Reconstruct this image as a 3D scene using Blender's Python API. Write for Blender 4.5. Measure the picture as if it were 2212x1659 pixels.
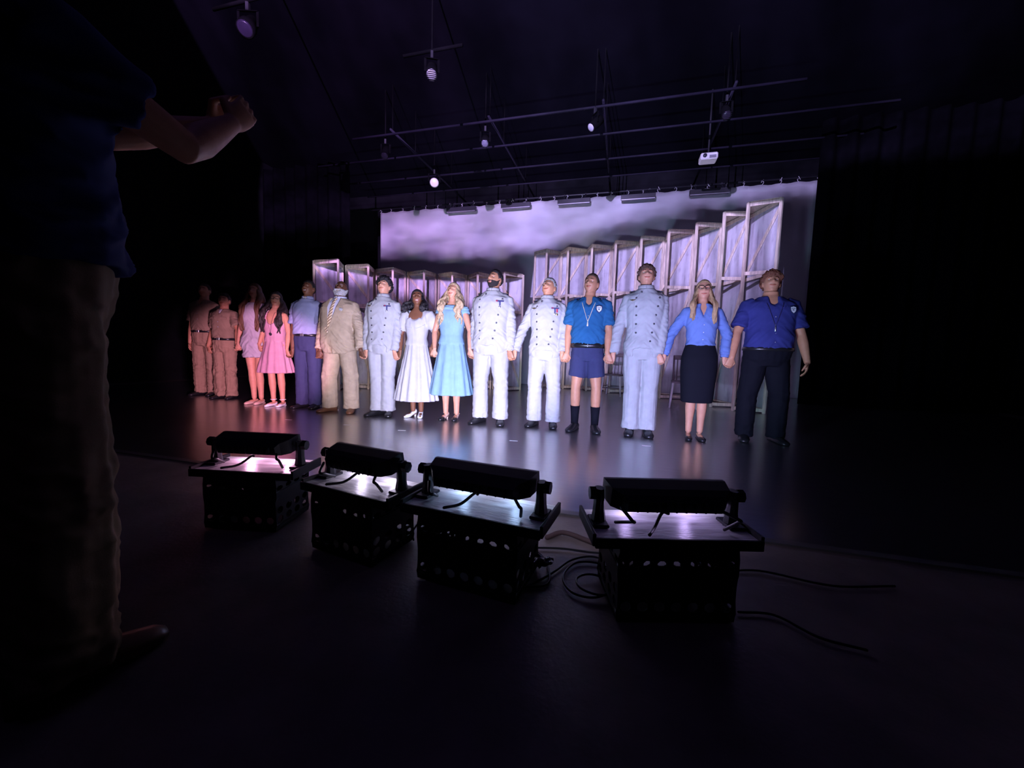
import bpy, bmesh, math, random
import numpy as np
from mathutils import Vector, Matrix
from mathutils.bvhtree import BVHTree

for _o in list(bpy.data.objects):
    bpy.data.objects.remove(_o)
SC = bpy.context.scene
COL = SC.collection
random.seed(7)
PI = math.pi

# ------------------------------------------------------------------ camera
# stage axes: +X stage width (towards picture right), +Y upstage, floor at z = 0
FPX, YAW, PITCH, ROLL, EYE = 853.8, 0.27022, 0.0854, 0.02903, 0.905
_f = Vector((-math.sin(YAW) * math.cos(PITCH), math.cos(YAW) * math.cos(PITCH), -math.sin(PITCH)))
_r = Vector((math.cos(YAW), math.sin(YAW), 0))
_u = _r.cross(_f)
_r2 = _r * math.cos(ROLL) + _u * math.sin(ROLL)
_u2 = -_r * math.sin(ROLL) + _u * math.cos(ROLL)
cam = bpy.data.cameras.new('camera')
cam.sensor_fit = 'HORIZONTAL'; cam.sensor_width = 36.0
cam.lens = 36.0 * FPX / 2212.0
cam.clip_start = 0.05; cam.clip_end = 100
camo = bpy.data.objects.new('camera', cam)
camo.matrix_world = Matrix(((_r2.x, _u2.x, -_f.x, 0), (_r2.y, _u2.y, -_f.y, 0), (_r2.z, _u2.z, -_f.z, EYE), (0, 0, 0, 1)))
COL.objects.link(camo)
SC.camera = camo

# ------------------------------------------------------------------ world, exposure
w = bpy.data.worlds.new('world'); SC.world = w; w.use_nodes = True
w.node_tree.nodes['Background'].inputs[0].default_value = (0.0, 0.0, 0.0, 1)
w.node_tree.nodes['Background'].inputs[1].default_value = 0.0
SC.view_settings.view_transform = 'Standard'
SC.view_settings.look = 'None'
SC.view_settings.exposure = 0.0
SC.view_settings.gamma = 1.0
SC.view_settings.use_curve_mapping = False
BOARD_FILL_POWER = 0.36  # strength of the added point lights at the boards
LAMP_POWER = 106.0        # watts of each LED cell in a footlight

# ------------------------------------------------------------------ materials
MATS = {}
def mat(name, col, rough=0.75, spec=0.3, metal=0.0, var=0.12, vscale=9.0, bump=0.0, bscale=120.0, emit=None, estr=0.0, stretch=None, sheen=0.0):
    if name in MATS: return MATS[name]
    m = bpy.data.materials.new(name); m.use_nodes = True
    nt = m.node_tree; b = nt.nodes['Principled BSDF']
    b.inputs['Roughness'].default_value = rough
    b.inputs['Specular IOR Level'].default_value = spec
    b.inputs['Metallic'].default_value = metal
    if sheen: b.inputs['Sheen Weight'].default_value = sheen
    tc = nt.nodes.new('ShaderNodeTexCoord'); src = tc.outputs['Object']
    if stretch:
        mp = nt.nodes.new('ShaderNodeMapping'); mp.inputs['Scale'].default_value = stretch
        nt.links.new(src, mp.inputs['Vector']); src = mp.outputs['Vector']
    n = nt.nodes.new('ShaderNodeTexNoise'); n.inputs['Scale'].default_value = vscale; n.inputs['Detail'].default_value = 4
    nt.links.new(src, n.inputs['Vector'])
    r = nt.nodes.new('ShaderNodeValToRGB')
    lo = [max(0, c * (1 - var)) for c in col]; hi = [min(1, c * (1 + var)) for c in col]
    r.color_ramp.elements[0].position = 0.3; r.color_ramp.elements[1].position = 0.7
    r.color_ramp.elements[0].color = (*lo, 1); r.color_ramp.elements[1].color = (*hi, 1)
    nt.links.new(n.outputs['Fac'], r.inputs['Fac'])
    nt.links.new(r.outputs['Color'], b.inputs['Base Color'])
    if bump:
        n2 = nt.nodes.new('ShaderNodeTexNoise'); n2.inputs['Scale'].default_value = bscale; n2.inputs['Detail'].default_value = 3
        nt.links.new(src, n2.inputs['Vector'])
        bp = nt.nodes.new('ShaderNodeBump'); bp.inputs['Strength'].default_value = bump; bp.inputs['Distance'].default_value = 0.01
        nt.links.new(n2.outputs['Fac'], bp.inputs['Height']); nt.links.new(bp.outputs['Normal'], b.inputs['Normal'])
    if emit:
        b.inputs['Emission Color'].default_value = (*emit, 1); b.inputs['Emission Strength'].default_value = estr
    MATS[name] = m
    return m

def cloth(name, col, rough=0.85, var=0.06):
    return mat(name, col, rough, 0.12, 0, var, 14, 0.08, 260)

def skin(name, col):
    return mat(name, col, 0.5, 0.35, 0, 0.07, 22, 0.1, 300)

# ------------------------------------------------------------------ object helpers
def link(o, parent=None):
    COL.objects.link(o)
    if parent is not None: o.parent = parent
    return o
def tag(o, label, cat, group=None, kind=None):
    o['label'] = label; o['category'] = cat
    if group: o['group'] = group
    if kind: o['kind'] = kind
    return o
def thing(name, label, cat, loc=(0, 0, 0), rz=0.0, group=None):
    o = bpy.data.objects.new(name, None); o.empty_display_size = 0.1
    link(o); o.location = loc; o.rotation_euler = (0, 0, rz)
    return tag(o, label, cat, group)
def shade(me, smooth):
    if smooth:
        me.polygons.foreach_set('use_smooth', [True] * len(me.polygons))
    return me
def mesh_obj(name, me, m, parent=None, smooth=True, label=None):
    shade(me, smooth)
    me.materials.clear()
    me.materials.append(m)
    o = bpy.data.objects.new(name, me); link(o, parent)
    if label: o['label'] = label
    return o
def bm_obj(name, bm, m, parent=None, smooth=False, label=None):
    bmesh.ops.recalc_face_normals(bm, faces=bm.faces)
    me = bpy.data.meshes.new(name); bm.to_mesh(me); bm.free()
    return mesh_obj(name, me, m, parent, smooth, label)
def struct(o):
    o['kind'] = 'structure'; return o

# ------------------------------------------------------------------ shape helpers
def box(bm, c, s, rot=None, bev=0.0):
    r = bmesh.ops.create_cube(bm, size=1.0)
    vs = r['verts']
    M = Matrix.Diagonal((*s, 1))
    if rot is not None: M = rot.to_4x4() @ M
    M = Matrix.Translation(c) @ M
    bmesh.ops.transform(bm, matrix=M, verts=vs)
    if bev:
        es = list({e for v in vs for e in v.link_edges})
        bmesh.ops.bevel(bm, geom=es, offset=bev, segments=1, affect='EDGES')
    return vs
def beam(bm, a, b, wd, th, up=Vector((0, 0, 1))):
    a = Vector(a); b = Vector(b); d = (b - a); L = d.length; d.normalize()
    s = d.cross(up)
    if s.length < 1e-4: s = d.cross(Vector((0, 1, 0)))
    s.normalize(); t = s.cross(d)
    R = Matrix((s, d, t)).transposed()
    box(bm, (a + b) / 2, (wd, L, th), R)
def frames(pts):
    out = []; n = len(pts); prev = None
    for i in range(n):
        t = (pts[min(i + 1, n - 1)] - pts[max(i - 1, 0)])
        t = t.normalized() if t.length > 1e-9 else Vector((0, 0, 1))
        if prev is None:
            a = Vector((1, 0, 0)) if abs(t.x) < 0.85 else Vector((0, 1, 0))
            x = (a - t * a.dot(t)).normalized()
        else:
            x = (prev - t * prev.dot(t))
            x = x.normalized() if x.length > 1e-6 else t.orthogonal().normalized()
        prev = x; out.append((t, x, t.cross(x)))
    return out
def loft(bm, rings, cap=True):
    V = [[bm.verts.new(p) for p in r] for r in rings]
    N = len(V[0])
    for i in range(len(V) - 1):
        for j in range(N):
            k = (j + 1) % N
            bm.faces.new((V[i][j], V[i][k], V[i + 1][k], V[i + 1][j]))
    if cap:
        for r, rev in ((V[0], True), (V[-1], False)):
            c = bm.verts.new(sum((v.co for v in r), Vector()) / N)
            for j in range(N):
                k = (j + 1) % N
                bm.faces.new((c, r[k], r[j]) if rev else (c, r[j], r[k]))
    return V
def tube(bm, pts, rad, N=12, rnd=True):
    pts = [Vector(p) for p in pts]; n = len(pts)
    if not hasattr(rad, '__len__'): rad = [rad] * n
    rad = [r if hasattr(r, '__len__') else (r, r) for r in rad]
    if rnd:
        a = (pts[0] - pts[1]).normalized() * max(rad[0]) * 0.6; b = (pts[-1] - pts[-2]).normalized() * max(rad[-1]) * 0.6
        pts = [pts[0] + a] + pts + [pts[-1] + b]
        rad = [(rad[0][0] * .55, rad[0][1] * .55)] + rad + [(rad[-1][0] * .55, rad[-1][1] * .55)]
    rings = []
    for p, (t, x, y), (ra, rb) in zip(pts, frames(pts), rad):
        rings.append([p + x * (ra * math.cos(2 * PI * j / N)) + y * (rb * math.sin(2 * PI * j / N)) for j in range(N)])
    loft(bm, rings)
def cat_rom(pts, k=6):
    pts = [Vector(p) for p in pts]; P = [2 * pts[0] - pts[1]] + pts + [2 * pts[-1] - pts[-2]]; out = []
    for i in range(1, len(P) - 2):
        for q in range(k):
            t = q / k; a, b, c, d = P[i - 1], P[i], P[i + 1], P[i + 2]
            out.append(0.5 * ((2 * b) + (c - a) * t + (2 * a - 5 * b + 4 * c - d) * t * t + (3 * b - a - 3 * c + d) * t ** 3))
    out.append(pts[-1]); return out
def ellipsoid(bm, c, r, M=None, u=14, v=9):
    res = bmesh.ops.create_uvsphere(bm, u_segments=u, v_segments=v, radius=1.0)
    T = Matrix.Translation(c) @ Matrix.Diagonal((*r, 1))
    if M is not None: T = M @ T
    bmesh.ops.transform(bm, matrix=T, verts=res['verts'])
def columns(bm, fn, N=40, K=14, capdrop=(0.0, 0.0)):
    """fn(theta, t) -> point ; t=0 bottom .. 1 top. Closed solid."""
    rings = [[fn(2 * PI * j / N, i / K) for j in range(N)] for i in range(K + 1)]
    loft(bm, rings)
def interp(tab, z):
    if z <= tab[0][0]: return tab[0][1:]
    for a, b in zip(tab, tab[1:]):
        if z <= b[0]:
            t = (z - a[0]) / (b[0] - a[0]); t = t * t * (3 - 2 * t) * .5 + t * .5
            return tuple(x + (y - x) * t for x, y in zip(a[1:], b[1:]))
    return tab[-1][1:]
def sup(th, rx, ry, n=2.0):
    c, s = math.cos(th), math.sin(th)
    return (rx * math.copysign(abs(c) ** (2 / n), c), ry * math.copysign(abs(s) ** (2 / n), s))

def wav(p, seed, f):
    """cheap smooth pseudo noise, p (n,3) scaled by f (3)"""
    rs = np.random.RandomState(seed); q = p * np.array(f); out = np.zeros(len(p))
    for k in range(5):
        a = rs.normal(size=(3, 3)); ph = rs.uniform(0, 6.28, 3)
        wpd = q + 0.6 * np.sin(q @ a + ph)
        d = rs.normal(size=3); d /= np.linalg.norm(d)
        out += np.sin(wpd @ d * (1 + .45 * k) + rs.uniform(0, 6.28)) / (1 + .4 * k)
    return out / 2.2

def remesh(bm, vox, smooth=3, ratio=None, disp=None):
    bmesh.ops.recalc_face_normals(bm, faces=bm.faces)
    me = bpy.data.meshes.new('tmp'); bm.to_mesh(me); bm.free()
    ob = bpy.data.objects.new('tmp', me); COL.objects.link(ob)
    md = ob.modifiers.new('r', 'REMESH'); md.mode = 'VOXEL'; md.voxel_size = vox; md.adaptivity = 0.0
    if smooth:
        s = ob.modifiers.new('s', 'SMOOTH'); s.factor = 0.5; s.iterations = smooth
    if ratio:
        d = ob.modifiers.new('d', 'DECIMATE'); d.ratio = ratio
    dg = bpy.context.evaluated_depsgraph_get()
    out = bpy.data.meshes.new_from_object(ob.evaluated_get(dg))
    bpy.data.objects.remove(ob); bpy.data.meshes.remove(me)
    if disp:
        n = len(out.vertices); co = np.empty(n * 3); no = np.empty(n * 3)
        out.vertices.foreach_get('co', co); out.vertices.foreach_get('normal', no)
        co = co.reshape(-1, 3); no = no.reshape(-1, 3)
        co = co + no * disp(co)[:, None]
        out.vertices.foreach_set('co', co.ravel()); out.update()
    return out

# ================================================================== STRUCTURE
BLACKPAINT = mat('black_paint', (0.005, 0.005, 0.007), 0.9, 0.1, var=0.3, vscale=3)
def slab(name, c, s, m, parent=None):
    bm = bmesh.new(); box(bm, c, s); return bm_obj(name, bm, m, parent)

def floor_material():
    m = bpy.data.materials.new('marley_floor'); m.use_nodes = True; nt = m.node_tree; b = nt.nodes['Principled BSDF']
    tc = nt.nodes.new('ShaderNodeTexCoord')
    n = nt.nodes.new('ShaderNodeTexNoise'); n.inputs['Scale'].default_value = 1.6; n.inputs['Detail'].default_value = 6
    nt.links.new(tc.outputs['Object'], n.inputs['Vector'])
    r = nt.nodes.new('ShaderNodeValToRGB'); r.color_ramp.elements[0].color = (0.030, 0.028, 0.034, 1); r.color_ramp.elements[1].color = (0.055, 0.052, 0.06, 1)
    nt.links.new(n.outputs['Fac'], r.inputs['Fac']); nt.links.new(r.outputs['Color'], b.inputs['Base Color'])
    rr = nt.nodes.new('ShaderNodeMapRange'); rr.inputs['To Min'].default_value = 0.27; rr.inputs['To Max'].default_value = 0.38
    nt.links.new(n.outputs['Fac'], rr.inputs['Value']); nt.links.new(rr.outputs['Result'], b.inputs['Roughness'])
    b.inputs['Specular IOR Level'].default_value = 0.9; b.inputs['Coat Weight'].default_value = 1.0; b.inputs['Coat Roughness'].default_value = 0.22; b.inputs['Coat IOR'].default_value = 1.8
    mp = nt.nodes.new('ShaderNodeMapping'); mp.inputs['Scale'].default_value = (1.2, 7.0, 1.0)
    nt.links.new(tc.outputs['Object'], mp.inputs['Vector'])
    n2 = nt.nodes.new('ShaderNodeTexNoise'); n2.inputs['Scale'].default_value = 2.5; n2.inputs['Detail'].default_value = 3
    nt.links.new(mp.outputs['Vector'], n2.inputs['Vector'])
    bp = nt.nodes.new('ShaderNodeBump'); bp.inputs['Strength'].default_value = 0.25; bp.inputs['Distance'].default_value = 0.006
    nt.links.new(n2.outputs['Fac'], bp.inputs['Height']); nt.links.new(bp.outputs['Normal'], b.inputs['Normal'])
    return m
FRONTFLOOR = mat('painted_front_floor', (0.19, 0.15, 0.14), 0.40, 0.5, var=0.25, vscale=5, bump=0.12, bscale=60)
struct(slab('floor', (-1.5, 4, -0.06), (18, 17, 0.112), FRONTFLOOR))
struct(slab('floor_stage', (-1.5, 7.2, -0.002), (16, 10.06, 0.004), floor_material()))
struct(slab('trim_1', (-1.5, 2.165, 0.001), (16, 0.05, 0.010), mat('edge_strip', (0.10, 0.095, 0.10), 0.3, 0.5)))
struct(slab('wall_back', (-1.5, 12.0, 2.95), (17, 0.2, 5.9), BLACKPAINT))
struct(slab('wall_left', (-10.0, 4, 2.95), (0.2, 16, 5.9), BLACKPAINT))
struct(slab('wall_right', (7.0, 4, 2.95), (0.2, 16, 5.9), BLACKPAINT))
struct(slab('wall_front', (-1.5, -4.1, 2.95), (17, 0.2, 5.9), BLACKPAINT))
struct(slab('ceiling', (-1.5, 4, 5.98), (17.2, 16.4, 0.15), mat('ceiling_paint', (0.008, 0.007, 0.015), 0.9, 0.1, var=0.2, vscale=2)))

# white floor marks for the actors
TAPE = mat('white_tape', (0.7, 0.7, 0.72), 0.6)
for i, (x, y, a, lab) in enumerate([(-3.80, 3.78, .2, 'white tape mark on stage floor in front of pink dress woman'),
        (-2.99, 3.79, .1, 'white tape mark on stage floor in front of tan suit man'),
        (-2.27, 3.77, .3, 'white tape mark on stage floor in front of white dress woman'),
        (-1.01, 3.77, .1, 'white tape mark on stage floor in front of gap between uniforms'),
        (0.27, 4.07, 0.0, 'white tape mark on stage floor in front of tallest uniform')]):
    bm = bmesh.new(); box(bm, (0, 0, 0), (0.085, 0.02, 0.001), None, 0.0004)
    o = bm_obj('tape_mark', bm, TAPE); o.location = (x, y, 0.0008); o.rotation_euler = (0, 0, a)
    tag(o, lab, 'tape', 'floor tape marks')

# ------------------------------------------------------------------ cyclorama, pipe, ties, LED battens
def cyc():
    t = thing('cyclorama_screen', 'wide pale cloth screen hanging behind the wooden frames', 'screen', (0, 10.3, 0))
    x0, x1, z0, z1 = -6.95, 3.86, 0.006, 4.75; NX, NZ = 150, 44
    bm = bmesh.new(); G = []
    for i in range(NX + 1):
        row = []
        for j in range(NZ + 1):
            u = i / NX; v = j / NZ; x = x0 + (x1 - x0) * u
            y = 0.012 * math.sin(x * 2.6 + 1.1 * math.sin(x * .7)) + 0.008 * math.sin(x * 6.3 + v * 1.5) * (0.4 + v)
            z = z0 + (z1 - z0) * v
            if v > 0.93: z -= 0.022 * (0.5 - 0.5 * math.cos(2 * PI * (x - x0) / 0.36)) * (v - 0.93) / 0.07
            row.append(bm.verts.new((x, y, z)))
        G.append(row)
    for i in range(NX):
        for j in range(NZ): bm.faces.new((G[i][j], G[i + 1][j], G[i + 1][j + 1], G[i][j + 1]))
    bmesh.ops.solidify(bm, geom=bm.faces[:], thickness=0.004)
    m = mat('cyc_cloth', (0.88, 0.88, 0.9), 0.9, 0.1, var=0.10, vscale=0.55, stretch=(1.0, 1, 1.4))
    bm_obj('cloth', bm, m, t, True)
    tie = bmesh.new(); tube(tie, [(0, 0, -.02), (0.012, -0.03, .03), (0, -.035, .06), (-.012, 0.0, .09), (0.004, 0.02, .05), (0.02, -.02, .12)], 0.005, 5)
    tie_me = bpy.data.meshes.new('tie'); tie.to_mesh(tie_me); tie.free(); shade(tie_me, True)
    tie_me.materials.append(mat('tie_line', (0.75, 0.73, 0.75), 0.8))
    for i in range(31):
        o = bpy.data.objects.new('tie', tie_me); link(o, t); o.location = (x0 + 0.02 + 0.36 * i, -0.01, z1 - 0.01)
        o.rotation_euler = (0, 0, random.uniform(0, 6)); o.scale = (1, 1, random.uniform(.7, 1.1))
    pb = bmesh.new(); tube(pb, [(-8.2, 0.01, 4.83), (5.2, 0.01, 4.83)], 0.024, 10, False)
    p = bm_obj('batten_pipe', pb, mat('black_metal', (0.02, 0.02, 0.025), 0.4, 0.5), None, True)
    p.location = (0, 10.3, 0)
    tag(p, 'long black batten pipe that the pale screen is tied to', 'pipe')
cyc()
BLACKMETAL = MATS['black_metal']
SILVER = mat('brushed_metal', (0.55, 0.55, 0.58), 0.35, 0.5, 0.9)
for (a, b, lab) in [(-4.75, -3.92, 'black light bar at the top of the screen, leftmost of five'),
        (-3.22, -2.44, 'black light bar at the top of the screen, second from its left end'),
        (-1.75, -0.95, 'black light bar at the top of the screen, middle one of five'),
        (-0.23, 0.55, 'black light bar at the top of the screen, fourth from its left end'),
        (1.28, 2.12, 'black light bar at the top of the screen, rightmost of five')]:
    L = b - a
    t = thing('light_bar', lab, 'stage light', ((a + b) / 2, 10.10, 4.60), 0, 'light bars above the screen')
    bm = bmesh.new(); box(bm, (0, 0, 0), (L, 0.11, 0.11), None, 0.008); bm_obj('housing', bm, BLACKMETAL, t)
    bm = bmesh.new(); box(bm, (0, -0.045, -0.062), (L * .97, 0.02, 0.014)); bm_obj('reflector_strip', bm, SILVER, t)
    bm = bmesh.new(); box(bm, (0, 0.01, -0.062), (L * .94, 0.06, 0.008)); bm_obj('lens_strip', bm, mat('dark_glass', (0.05, 0.05, 0.07), 0.15, 0.5), t)
    for sx in (-1, 1):
        bm = bmesh.new(); beam(bm, (sx * L * .33, 0.02, 0.05), (sx * L * .33, 0.18, 0.22), 0.03, 0.012)
        tube(bm, [(sx * L * .33 - .02, 0.21, 0.23), (sx * L * .33 + .02, 0.21, 0.23)], 0.036, 10, False); bm_obj('clamp', bm, BLACKMETAL, t)

# ------------------------------------------------------------------ lighting grid and hanging lights
g = thing('lighting_grid', 'black pipe grid hanging under the dark ceiling', 'pipe grid', (0, 0, 5.0))
GRIDMETAL = mat('grid_pipe', (0.013, 0.011, 0.022), 0.65, 0.2)
for y, xa, xb in ((4.05, -5.1, -4.1), (5.3, -3.2, -2.3), (7.08, -5.4, 2.4), (7.95, -7, 4), (8.94, -7, 4), (9.8, -7, 4)):
    bm = bmesh.new(); tube(bm, [(xa, y, 0), (xb, y, 0)], 0.022, 8, False); bm_obj('pipe', bm, GRIDMETAL if y > 6 else mat('matte_black', (.004, .004, .005), .95, .05), g, True)
for x in (-4.5, -2.52, -0.52, 1.45):
    bm = bmesh.new(); tube(bm, [(x, 7.0, 0.05), (x, 11.2, 0.05)], 0.022, 8, False); bm_obj('pipe', bm, GRIDMETAL, g, True)
for x in (-4.5, -2.52, -0.52, 1.45):
    for y in (7.08, 7.95, 9.8):
        bm = bmesh.new(); tube(bm, [(x, y, 0.05), (x, y, 0.92)], 0.008, 6, False); bm_obj('drop_rod', bm, mat('matte_black', (.004, .004, .005), .95, .05), g)
MATTE = mat('matte_black', (.004, .004, .005), .95, .05)
LENS = mat('lens_glint', (0.75, 0.72, 0.8), 0.25, 0.6, emit=(0.62, 0.55, 0.8), estr=0.02)  # weak glow put in where the lens only catches stage light
LENSB = mat('lens_glint_bright', (0.8, 0.75, 0.85), 0.25, 0.6, emit=(0.75, 0.65, 0.85), estr=0.2)  # stronger glow standing in for a reflected glint
def can(x, y, aim, tilt, lab, lens, r=0.085, grille=False):
    t = thing('stage_light', lab, 'stage light', (x, y, 4.72), aim, 'stage lights on the pipe grid')
    R = Matrix.Rotation(tilt, 4, 'X')
    bm = bmesh.new(); prof = [(-.17, .04), (-.16, .07), (-.02, .08), (.0, r), (.10, r * 1.02)]
    loft(bm, [[R @ Vector((q * math.cos(2 * PI * j / 16), -yy, q * math.sin(2 * PI * j / 16))) for j in range(16)] for yy, q in prof])
    bm_obj('can', bm, MATTE, t, True)
    bm = bmesh.new(); loft(bm, [[R @ Vector((q * math.cos(2 * PI * j / 16), -yy, q * math.sin(2 * PI * j / 16))) for j in range(16)] for yy, q in [(.101, r * .93), (.112, r * .7)]])
    bm_obj('lens', bm, lens, t, True)
    if grille:
        for k in range(-3, 4):
            bm = bmesh.new(); hw = math.sqrt(max(0.0, r * r - (k * .022) ** 2))
            vs = box(bm, (0, -.118, k * .022), (2 * hw, .004, .006)); bmesh.ops.transform(bm, matrix=R, verts=vs); bm_obj('louver', bm, BLACKMETAL, t)
    bm = bmesh.new(); beam(bm, (-r - .015, 0, 0), (-r - .015, 0, .17), .03, .005, Vector((0, 1, 0))); beam(bm, (r + .015, 0, 0), (r + .015, 0, .17), .03, .005, Vector((0, 1, 0)))
    beam(bm, (-r - .017, 0, .17), (r + .017, 0, .17), .03, .006); bm_obj('yoke', bm, MATTE, t)
    bm = bmesh.new(); box(bm, (0, 0, .22), (.04, .05, .10), None, .006); bm_obj('clamp', bm, BLACKMETAL, t)
    bm = bmesh.new(); tube(bm, [(0, 0, .26), (0, 0, 1.185)], .012, 8, False); bm_obj('drop_pole', bm, MATTE, t)
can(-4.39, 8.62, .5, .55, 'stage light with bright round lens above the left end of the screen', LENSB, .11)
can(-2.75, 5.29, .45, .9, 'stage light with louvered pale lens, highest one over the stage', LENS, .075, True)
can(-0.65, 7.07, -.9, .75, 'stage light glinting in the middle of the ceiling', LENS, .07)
can(-2.64, 7.19, .3, .8, 'stage light with dim louvered lens left of the ceiling middle', mat('lens_glint_dim', (.3, .28, .4), .3, .5, emit=(.4, .35, .7), estr=.06), .07, True)  # dim glow put in for a reflection on the lens
can(-4.57, 4.06, .3, .9, 'stage light with faint lens, nearest the upper left', mat('lens_glint_faint', (.03, .02, .05), .3, .5, emit=(.25, .15, .4), estr=.018), .10)  # faint glow put into the lens as reflected light
can(-4.73, 7.19, .3, .9, 'stage light with nearly dark louvered lens, far left of the grid', MATS['lens_glint_faint'], .07, True)
can(1.37, 7.20, 0, .8, 'stage light with nearly dark lens, far right of the grid', MATS['lens_glint_faint'], .07, True)
t = thing('projector', 'white box projector hanging above the right part of the screen', 'projector', (1.38, 8.58, 4.66))
WPL = mat('white_plastic_glow', (0.75, 0.72, 0.8), 0.45, 0.4, emit=(.7, .6, .85), estr=0.22)  # glow put into the plastic for light falling on the case
bm = bmesh.new(); box(bm, (0, 0, 0), (.30, .26, .12), None, .02); bm_obj('case', bm, WPL, t)
bm = bmesh.new(); tube(bm, [(-.08, -.125, .0), (-.08, -.155, .0)], .035, 14, False); bm_obj('lens', bm, MATS['dark_glass'], t, True)
bm = bmesh.new(); box(bm, (.06, -.132, -.02), (.12, .006, .05)); bm_obj('vent', bm, mat('grey_plastic', (.3, .29, .33), .5), t)
bm = bmesh.new(); tube(bm, [(0, 0, .06), (0, 0, 1.245)], .016, 8, False); bm_obj('mount_pole', bm, BLACKMETAL, t)


# ------------------------------------------------------------------ added unseen projector: brightens frames and screen with a cloud and tree-line picture
PJ = (-1.3, -3.0, 4.6); PROJECTOR_POWER = 12500.0
def added_projector_lamp(parent):
    ld = bpy.data.lights.new('added_projector_beam', 'SPOT'); ld.energy = PROJECTOR_POWER; ld.spot_size = 1.25; ld.spot_blend = .02; ld.shadow_soft_size = .015
    ld.use_nodes = True; nt = ld.node_tree; em = nt.nodes['Emission']
    def N(op, a, b=None, c=None, clamp=False):
        n = nt.nodes.new('ShaderNodeMath'); n.operation = op; n.use_clamp = clamp
        for i, v in enumerate((a, b, c)):
            if v is None: continue
            if isinstance(v, (int, float)): n.inputs[i].default_value = v
            else: nt.links.new(v, n.inputs[i])
        return n.outputs[0]
    def SS(v, lo, hi):
        n = nt.nodes.new('ShaderNodeMapRange'); n.interpolation_type = 'SMOOTHSTEP'; nt.links.new(v, n.inputs['Value'])
        n.inputs['From Min'].default_value = lo; n.inputs['From Max'].default_value = hi; return n.outputs['Result']
    def ramp(v, pts, lo, hi):
        """piecewise linear function of u; pts = (u, value)"""
        r = nt.nodes.new('ShaderNodeValToRGB'); e = r.color_ramp.elements; nt.links.new(SSl(v), r.inputs['Fac'])
        f = lambda val: (val - lo) / (hi - lo)
        e[0].position = (pts[0][0] + .5) / .95; e[0].color = (f(pts[0][1]),) * 3 + (1,); e[1].position = (pts[-1][0] + .5) / .95; e[1].color = (f(pts[-1][1]),) * 3 + (1,)
        for u_, val in pts[1:-1]: x = e.new((u_ + .5) / .95); x.color = (f(val),) * 3 + (1,)
        return N('MULTIPLY_ADD', r.outputs['Color'], hi - lo, lo)
    def SSl(v): return N('DIVIDE', N('ADD', v, .5), .95, clamp=True)
    tc = nt.nodes.new('ShaderNodeTexCoord'); sp = nt.nodes.new('ShaderNodeSeparateXYZ'); nt.links.new(tc.outputs['Normal'], sp.inputs[0])
    nz = N('MULTIPLY', sp.outputs['Z'], -1.0); u = N('DIVIDE', sp.outputs['X'], nz); v = N('DIVIDE', sp.outputs['Y'], nz)
    def noise(su, sv, scale, detail=4, off=0.0):
        cb = nt.nodes.new('ShaderNodeCombineXYZ'); nt.links.new(N('MULTIPLY', u, su), cb.inputs[0]); nt.links.new(N('MULTIPLY', v, sv), cb.inputs[1]); cb.inputs[2].default_value = off
        n = nt.nodes.new('ShaderNodeTexNoise'); n.inputs['Scale'].default_value = scale; n.inputs['Detail'].default_value = detail; nt.links.new(cb.outputs[0], n.inputs['Vector']); return n.outputs['Fac']
    topF = ramp(u, [(-.5, -.216), (-.27, -.190), (-.085, -.180), (-.078, -.102), (.15, -.106), (.27, -.114), (.36, -.126)], -.25, .05)
    botC = ramp(u, [(-.5, -.09), (-.20, -.10), (-.08, -.098), (.02, -.070), (.12, -.050), (.22, -.030), (.40, -.022)], -.25, .05)
    right = SS(u, -.085, -.078)
    inF = N('MULTIPLY', N('MULTIPLY', SS(N('SUBTRACT', topF, v), 0.0, .006), N('SUBTRACT', 1.0, SS(u, .346, .352))), SS(u, -.492, -.484))
    jag = N('MULTIPLY', N('SUBTRACT', noise(60, 6, 1.0, 3), .5), .05)
    tree = N('MULTIPLY_ADD', SS(N('SUBTRACT', v, jag), -.243, -.212), .88, .12)
    lowR = N('MULTIPLY_ADD', SS(v, -.27, -.17), .62, .38)
    low = N('ADD', N('MULTIPLY', tree, N('SUBTRACT', 1.0, right)), N('MULTIPLY', lowR, right))
    streak = N('MULTIPLY_ADD', SS(noise(95, 4, 1.0, 4, 3.3), .33, .66), .55, .45)
    mF = N('MULTIPLY', N('MULTIPLY', N('MULTIPLY', inF, low), SS(v, -.345, -.325)), streak)
    cloud = N('MULTIPLY_ADD', SS(noise(7, 16, 1.0, 5, 1.7), .30, .70), .75, .25)
    mC = N('MULTIPLY', N('MULTIPLY', SS(N('SUBTRACT', N('SUBTRACT', v, botC), N('MULTIPLY', N('SUBTRACT', noise(22, 30, 1.0, 3, 6.0), .5), .03)), 0.0, .035), cloud), 1.25)
    tot = N('ADD', mF, mC)
    mix = nt.nodes.new('ShaderNodeMix'); mix.data_type = 'RGBA'; nt.links.new(SS(N('MULTIPLY_ADD', N('SUBTRACT', noise(9, 9, 1.0, 2, 9.0), .5), .35, u), -.40, .05), mix.inputs['Factor'])
    mix.inputs['A'].default_value = (.66, .38, 1.0, 1); mix.inputs['B'].default_value = (.55, .45, 1.0, 1)
    nt.links.new(mix.outputs['Result'], em.inputs['Color']); nt.links.new(tot, em.inputs['Strength'])
    lo = bpy.data.objects.new('added_projector_beam', ld); link(lo, parent); lo.rotation_euler = (PI / 2, 0, 0)
t = thing('projector', 'added unseen black projector hanging over the audience behind the camera', 'projector', PJ)
bm = bmesh.new(); box(bm, (0, -.24, 0), (.42, .40, .16), None, .02); bm_obj('case', bm, BLACKMETAL, t)
bm = bmesh.new(); tube(bm, [(0, -.05, 0), (0, -.015, 0)], .05, 16, False); bm_obj('lens', bm, MATS['dark_glass'], t, True)
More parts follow.
